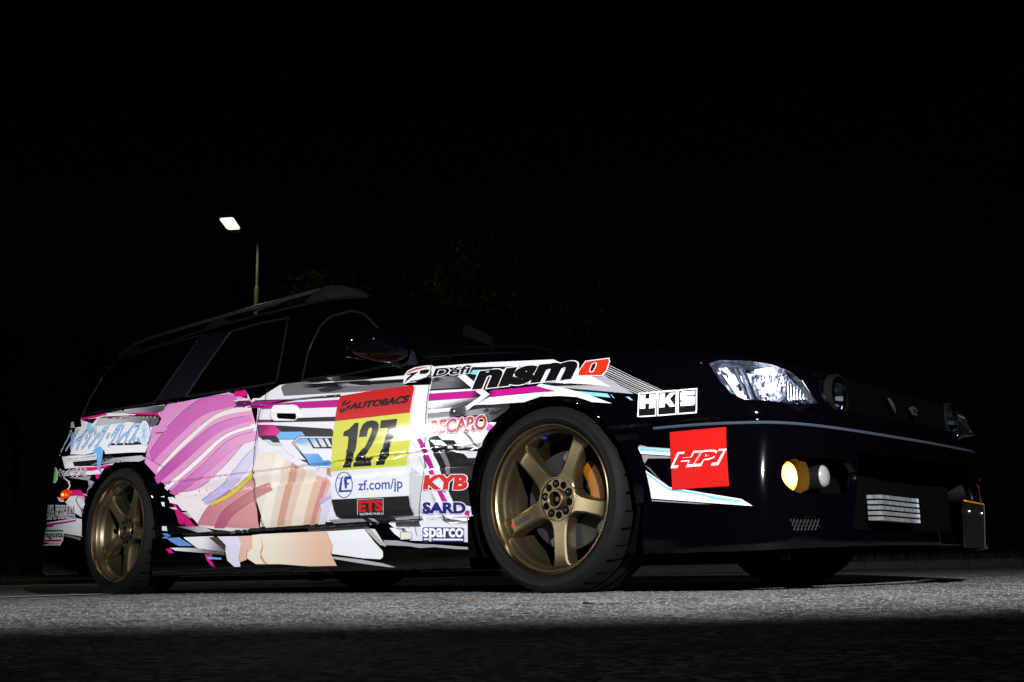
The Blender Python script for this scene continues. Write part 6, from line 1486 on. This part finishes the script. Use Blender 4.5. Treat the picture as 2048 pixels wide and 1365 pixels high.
cpart(MB().box(-.82, -.50, .12, 2 * YC - .12, .55, .845).build('dashboard', M_trim, smooth=False))
M_seat = mat('seat_cloth', (0.02, 0.02, 0.022), 0.9)
for y in (.45, 1.28):
    st = MB()
    st.box(-1.75, -1.22, y - .24, y + .24, .38, .56)
    st.prism([(-1.66, y - .24, .50), (-1.84, y - .21, 1.05), (-1.97, y - .21, 1.05), (-1.82, y - .24, .45)], (0, .46, 0))
    st.prism([(-1.83, y - .11, 1.08), (-1.86, y - .11, 1.20), (-1.95, y - .11, 1.20), (-1.93, y - .11, 1.08)], (0, .22, 0))
    cpart(st.build('seat', M_seat, angle=20))
cpart(MB().box(-2.75, -2.2, .2, 2 * YC - .2, .40, .58).prism([(-2.62, .2, .5), (-2.80, .2, 1.0), (-2.92, .2, 1.0), (-2.80, .2, .5)], (0, 2 * YC - .4, 0)).build('rear_seat', M_seat, angle=20))
sw = [(-.98 + .10 * math.sin(t) * .45, .45 + .185 * math.cos(t), .80 + .185 * math.sin(t) * .9) for t in arange(0, 2 * math.pi, 24)]
cpart(MB().tube(sw, .014, 8, cap=False).tube([(-.97, .45, .80), (-.80, .45, .74)], .03, 8).build('steering_wheel', M_trim))
for far in (False, True):
    from_bm('pillar_trim', cab_sheet([(-1388, 880), (-1408, 1016), (-1388, 1112), (-1335, 1152), (-1318, 1140), (-1352, 1098), (-1368, 1010), (-1335, 880)], off=0.03), M_gtrim, far=far)
cpart(MB().prism([(-1.02, .69, 1.10), (-1.02, .86, 1.075), (-1.025, .86, 1.12), (-1.025, .70, 1.155)], (-.025, 0, 0)).build('rear_view_mirror', mat('mirror_back', (0.022, 0.026, 0.020), 0.5, spec=0.1), smooth=False))
# ------------------------------------------------------------------ lettering helper
_TC = {}
def text_mesh(s, bold=0.0):
    """glyph faces in a unit box (from Blender's built-in font)"""
    if (s, bold) in _TC:
        return _TC[(s, bold)]
    cu = bpy.data.curves.new('glyphs', 'FONT')
    cu.body = s
    cu.offset = bold
    cu.resolution_u = 4
    cu.fill_mode = 'FRONT'
    o = bpy.data.objects.new('glyphs', cu)
    COL.objects.link(o)
    bpy.context.view_layer.update()
    me = o.evaluated_get(bpy.context.evaluated_depsgraph_get()).to_mesh()
    v = [(p.co.x, p.co.y) for p in me.vertices]
    f = [tuple(p.vertices) for p in me.polygons]
    bpy.data.objects.remove(o)
    bpy.data.curves.remove(cu)
    _TC[(s, bold)] = (v, f)
    return v, f

# ------------------------------------------------------------------ wheels
M_bronze = mat('bronze_alloy', (0.150, 0.118, 0.066), 0.36, metal=0.9, noise=(60, 0.12))
M_lip = mat('polished_bronze', (0.46, 0.37, 0.21), 0.22, metal=1.0)
M_rub = mat('tyre_rubber', (0.0065, 0.0065, 0.007), 0.7, spec=0.13, noise=(30, 0.35), bump=(220, 0.25, 0.001))
M_groove = mat('tread_groove_shade', (0.001, 0.001, 0.001), 0.9, spec=0.0)
M_disc = mat('brake_iron', (0.10, 0.10, 0.105), 0.45, metal=0.8)
M_cal = mat('caliper_gold', srgb('#8f560e'), 0.4, coat=0.2, spec=0.2)
M_nut = mat('lug_nut', (0.012, 0.012, 0.014), 0.35, metal=0.4)
TR = .307
def shared(name, mb, m, **kw):
    o = mb.build(name, m, **kw)
    me = o.data
    bpy.data.objects.remove(o)
    return me
W_ME = {}
W_ME['wheel'] = shared('wheel', MB().lathe([(.236, .018), (.2455, .010), (.2465, .003), (.2455, -.001), (.2425, -.003), (.2395, -.001), (.2380, .004), (.2365, .012), (.2320, .016), (.2285, .021), (.2270, .034), (.2240, .042), (.2205, .046), (.2175, .056), (.2160, .085), (.2130, .10), (.2080, .11), (.2080, .20), (.228, .225)], 96), M_lip)
W_ME['wheel'].materials.append(M_bronze)
for p_ in W_ME['wheel'].polygons:
    if p_.center.y > .014:
        p_.material_index = 1
tp = [(.238, .016), (.2475, .004), (.250, -.001), (.2515, -.0035), (.253, -.002), (.258, -.0065), (.2595, -.0095), (.261, -.0085), (.268, -.0110), (.280, -.0108), (.2815, -.0118), (.283, -.0098), (.289, -.0065), (.295, -.001), (.3005, .009), (.3040, .018), (.3062, .032), (.307, .05), (.307, .185), (.304, .217), (.295, .236), (.27, .247), (.238, .22)]
mb = MB().lathe(tp, 120)
mb.v = [(x, y - (0.004 * max(0, (-z - .27) / .037) if y < .1 else 0), max(z, -WZ)) for x, y, z in mb.v]
W_ME['tyre'] = shared('tyre', mb, M_rub, angle=60)
# tread: curved shoulder cuts and two ring grooves, their shade drawn as dark strips
mb = MB()
def trad(y):
    return pl([(a[1], a[0]) for a in tp if a[0] >= .295 and a[1] < .19], y) + .0006
NT = 34
for k in range(NT):
    a0 = 2 * math.pi * k / NT
    rows = []
    for y in arange(.012, .082, 8):
        da = .055 * ((y - .012) / .07) ** 1.6
        wd = .017 * (1 - .55 * (y - .012) / .07) * (.5 if k % 2 else 1)
        r = trad(y)
        rows.append([(r * math.cos(a0 + da + s * wd), y, max(r * math.sin(a0 + da + s * wd), -WZ + .0004)) for s in (-1, 1)])
    mb.grid(rows)
for y in (.088, .145):
    mb.lathe([(.3076, y), (.3076, y + .010)], 96)
W_ME['tread'] = shared('tread', mb, M_groove)
# raised block lettering band on the sidewall
rows, SP = [], [(.066, .088, .0515), (.070, .078, .0510), (.078, .068, .0505), (.095, .059, .048), (.12, .0545, .0445), (.15, .053, .041), (.18, .0545, .0385), (.20, .058, .0375), (.212, .066, .0385), (.219, .078, .041)]
for r, w, y in SP:
    rows.append([(r, yy, ww) for ww, yy in ((-w / 2 - .003, y + .05), (-w / 2 - .002, y + .014), (-w / 2 + .001, y + .004), (-w / 2 + .007, y), (w / 2 - .007, y), (w / 2 - .001, y + .004), (w / 2 + .002, y + .014), (w / 2 + .003, y + .05))])
W_ME['spoke'] = shared('spoke', MB().grid(rows), M_bronze, angle=24)
W_ME['hub'] = shared('hub', MB().lathe([(.079, .066), (.077, .054), (.073, .0495), (.070, .0495), (.068, .0535), (.036, .0535), (.034, .050), (.033, .040), (.031, .0375), (.0255, .0375), (.0235, .040), (.0225, .060)], 40), M_bronze, angle=30)
mb = MB().disc((0, .058, 0), .0235)
for k in range(5):
    for a, r, rad in ((72 * k + 36, .0140, .0515), (72 * k, .0125, .0515)):
        mb.disc((rad * math.cos(R(a)), .0531, rad * math.sin(R(a))), r, n=16)
W_ME['hole'] = shared('bolt_hole', mb, M_dark, smooth=False)  # flat dark discs, the shade of the holes put into their colour
W_ME['nut'] = shared('lug_nut', MB().lathe([(.001, .0505), (.005, .051), (.0075, .0525), (.0075, .058)], 6), M_nut, smooth=False)
W_ME['axle'] = shared('axle_nut', MB().lathe([(.001, .050), (.007, .050), (.009, .053), (.009, .058)], 8), mat('rusty_nut', (0.06, 0.03, 0.022), 0.6), smooth=False)
W_ME['valve'] = shared('valve_cap', MB().lathe([(.001, -.010), (.004, -.009), (.0048, 0), (.0048, .010)], 10), mat('blue_cap', srgb('#1f49b8'), 0.3, metal=0.5))
W_ME['disc'] = shared('brake_disc', MB().lathe([(.085, .112), (.165, .112), (.165, .142), (.085, .142), (.085, .112)], 64), M_disc, angle=30)
def caliper():
    rows = []
    for t in arange(-32, 32, 14):
        k = 1 - (abs(t) / 32) ** 6 * .25
        row = []
        for r, y in ((.112, .100), (.116, .082), (.140, .074), (.175, .076), (.186, .088), (.188, .150), (.150, .152), (.112, .100)):
            rr = .15 + (r - .15) * k
            row.append((rr * math.cos(R(t)), y, rr * math.sin(R(t))))
        rows.append(row)
    m_ = MB().grid(rows)
    for end in (0, -1):
        c = rows[end]
        m_.add(c[:-1], [tuple(range(len(c) - 1))])
    return m_
W_ME['caliper'] = shared('brake_caliper', caliper(), M_cal, angle=40)
v, f = text_mesh('n\u0131smo', 0.03)
x0, x1 = min(p[0] for p in v), max(p[0] for p in v)
z0, z1 = min(p[1] for p in v), max(p[1] for p in v)
tv = []
for a, b in v:
    r = lerp(.125, .205, (a - x0) / (x1 - x0))
    tv.append((r, pl([(s[0], s[2]) for s in SP], r) - .0006, lerp(-.008, .008, (b - z0) / (z1 - z0))))
split = x0 + (x1 - x0) * .80
fb = [q for q in f if sum(v[i][0] for i in q) / len(q) < split]
frd = [q for q in f if sum(v[i][0] for i in q) / len(q) >= split]
mb = MB().add(tv, fb); W_ME['text'] = shared('lettering', mb, mat('black_print', (0.01, 0.01, 0.01), 0.5), smooth=False)
mb = MB().add(tv, frd); W_ME['textr'] = shared('lettering', mb, mat('red_print', srgb('#c23028'), 0.5), smooth=False)

def link(me, name, parent, rot=0.0, loc=(0, 0, 0)):
    o = bpy.data.objects.new(name, me)
    COL.objects.link(o)
    o.parent = parent
    o.rotation_euler = (0, -R(rot), 0)
    o.location = loc
    return o
def wheel(x, far, base, steer, cal, vang):
    w = bpy.data.objects.new('wheel', W_ME['wheel'])
    COL.objects.link(w)
    w.parent = car
    w.matrix_parent_inverse = CAR_INV
    w.location = (x, 2 * YC if far else 0, WZ)
    w.rotation_euler = (-.022, 0, (math.pi if far else 0) + steer)
    link(W_ME['tyre'], 'tyre', w)
    link(W_ME['tread'], 'tread', w)
    for k in range(5):
        a = base + 72 * k
        link(W_ME['spoke'], 'spoke', w, a)
        q = math.radians(a + 36)
        link(W_ME['nut'], 'lug_nut', w, 0, (.0515 * math.cos(q), 0, .0515 * math.sin(q)))
    link(W_ME['hub'], 'hub', w, base)
    link(W_ME['hole'], 'bolt_hole', w, base)
    link(W_ME['axle'], 'axle_nut', w)
    link(W_ME['text'], 'lettering', w, base + 144)
    link(W_ME['textr'], 'lettering', w, base + 144)
    link(W_ME['disc'], 'brake_disc', w)
    link(W_ME['caliper'], 'brake_caliper', w, cal)
    q = R(vang)
    link(W_ME['valve'], 'valve_cap', w, 0, (.212 * math.cos(q), .045, .212 * math.sin(q)))
    return w
wheel(0, False, 60, .0255, 14, 103)
wheel(-2.72, False, 64, 0, 14, 110)
wheel(0, True, 50, .0255, 166, 100)
wheel(-2.72, True, 80, 0, 166, 90)
# ------------------------------------------------------------------ vinyl print and stickers, wrapped onto the body
_vs, _fs = [], []
for v, f in SIDE_SURF:
    n = len(_vs)
    _vs += [Vector(p) for p in v]
    _fs += [tuple(i + n for i in q) for q in f]
BODY = BVHTree.FromPolygons(_vs, _fs)
XCUT = arange(-3.65, 0.95, 230)
ZCUT = sorted(set([z for z, y in PROF] + arange(0.57, 0.90, 22) + arange(0.11, 0.43, 18)))
def spline_in(q, u, v):
    """u along the lettering, v up it; q is its upper edge then its lower edge"""
    m = len(q) // 2 - 1
    i = min(max(int(u * m), 0), m - 1)
    t = u * m - i
    top = [lerp(a, b, t) for a, b in zip(q[i], q[i + 1])]
    bot = [lerp(a, b, t) for a, b in zip(q[m + 1 + i], q[m + 2 + i])]
    return lerp(bot[0], top[0], v), lerp(bot[1], top[1], v)
GROUPS = {}
def emit(bm, grp, layer, colour):
    """drop the flat shape onto the body along the car's width; colour is a function of (x, z)"""
    slice_bm(bm, XCUT, ZCUT)
    G = GROUPS.setdefault(grp, ([], [], []))
    idx = {}
    off = 0.0006 + layer * 0.0007
    for v in bm.verts:
        h = BODY.ray_cast(Vector((v.co.x, -1.0, v.co.z)), Vector((0, 1, 0)))
        if h[0] is None or h[0].y > 0.30:
            continue
        n = h[1] if h[1].y < 0 else -h[1]
        idx[v] = len(G[0])
        G[0].append(tuple(h[0] + n * off))
        G[2].append(colour(v.co.x, v.co.z))
    for f in bm.faces:
        if all(v in idx for v in f.verts):
            c = f.calc_center_median()
            bad = any(arch_d(c.x, c.z, ax) < -0.001 for ax in ARX)
            if not bad:
                q = [idx[v] for v in f.verts]
                p = [G[0][i] for i in q]
                if max(a[1] for a in p) - min(a[1] for a in p) < 0.06:
                    G[1].append(tuple(q) if f.normal.y < 0 else tuple(reversed(q)))
    bm.free()
def text_bm(s, bold, q):
    v0, _ = text_mesh(s, 0.0)
    v, f = text_mesh(s, bold)
    x0, x1 = min(p[0] for p in v0), max(p[0] for p in v0)
    y0, y1 = min(p[1] for p in v0), max(p[1] for p in v0)
    bm = bmesh.new()
    bv = []
    for a, b in v:
        x, z = spline_in(q, (a - x0) / (x1 - x0), (b - y0) / (y1 - y0))
        bv.append(bm.verts.new((x, 0, z)))
    for t in f:
        try:
            bm.faces.new([bv[i] for i in t])
        except ValueError:
            pass
    return bm
for e in PRINT:
    k, grp, layer = e[0], e[1], e[2]
    c0 = srgb(e[3])
    if k == 'p':
        emit(fill(mm(e[4])), grp, layer, lambda x, z: c0)
    elif k == 'g':
        c1 = srgb(e[4])
        (ax, az), (bx, bz) = mm([e[5], e[6]])
        dd = (bx - ax) ** 2 + (bz - az) ** 2 + 1e-9
        def gcol(x, z):
            t = min(1, max(0, ((x - ax) * (bx - ax) + (z - az) * (bz - az)) / dd))
            t = t * t * (3 - 2 * t)
            return tuple(lerp(p, q, t) for p, q in zip(c0, c1))
        emit(fill(mm(e[7])), grp, layer, gcol)
    else:
        q = mm(e[5])
        if e[7]:
            oc = srgb(e[8])
            emit(text_bm(e[4], e[7], q), grp, layer - 0.6, lambda x, z: oc)
        emit(text_bm(e[4], e[6], q), grp, layer, lambda x, z: c0)
NAMES = {
    'livery': ('livery_print', None), 'gaps': ('panel_gap', None),
    'board': ('number_board', 'red, yellow, white and black competition number board reading 127'),
    'jack': ('jack_plate', 'small pale rectangular plate on the side skirt'),
    'seat_sticker': ('sponsor_sticker', 'brick red capital lettering sticker above the rear of the front wheel arch'),
    'damper_sticker': ('sponsor_sticker', 'bright red slanted three letter sticker with white edge'),
    'navy_sticker': ('sponsor_sticker', 'navy four letter sticker on white behind the front wheel'),
    'boxed_sticker': ('sponsor_sticker', 'white underlined lettering in a navy rounded box'),
    'team_sticker': ('sponsor_sticker', 'large black slanted lettering ending in a red letter o'),
    'gauge_sticker': ('sponsor_sticker', 'black script lettering with a red swoosh and white edge'),
    'box_sticker': ('sponsor_sticker', 'three white framed black boxes with one white letter each'),
    'red_square': ('sponsor_sticker', 'plain red square with white outlined slanted letters'),
    'title_sticker': ('title_sticker', 'pale blue slanted katakana title with a snowflake'),
    'maker_sticker': ('sponsor_sticker', 'black hiragana lettering beside a green oval'),
    'tuner_sticker': ('sponsor_sticker', 'hand drawn black lettering with a red first letter'),
    'suspension_sticker': ('sponsor_sticker', 'black lettering with red and green bars on a white slanted board'),
}
for grp, (v, f, c) in GROUPS.items():
    nm, lab = NAMES[grp.rstrip('0123456789')]
    o = obj(nm, v, f, M_vinyl if not grp.startswith('gaps') else mat('gap_shadow', (0.002, 0.002, 0.002), 0.9), smooth=True, angle=30)
    me = o.data
    at = me.color_attributes.new('Col', 'FLOAT_COLOR', 'POINT')
    for i, col in enumerate(c):
        at.data[i].color = (*col, 1)
    cpart(o)
    if lab:
        o['label'] = lab
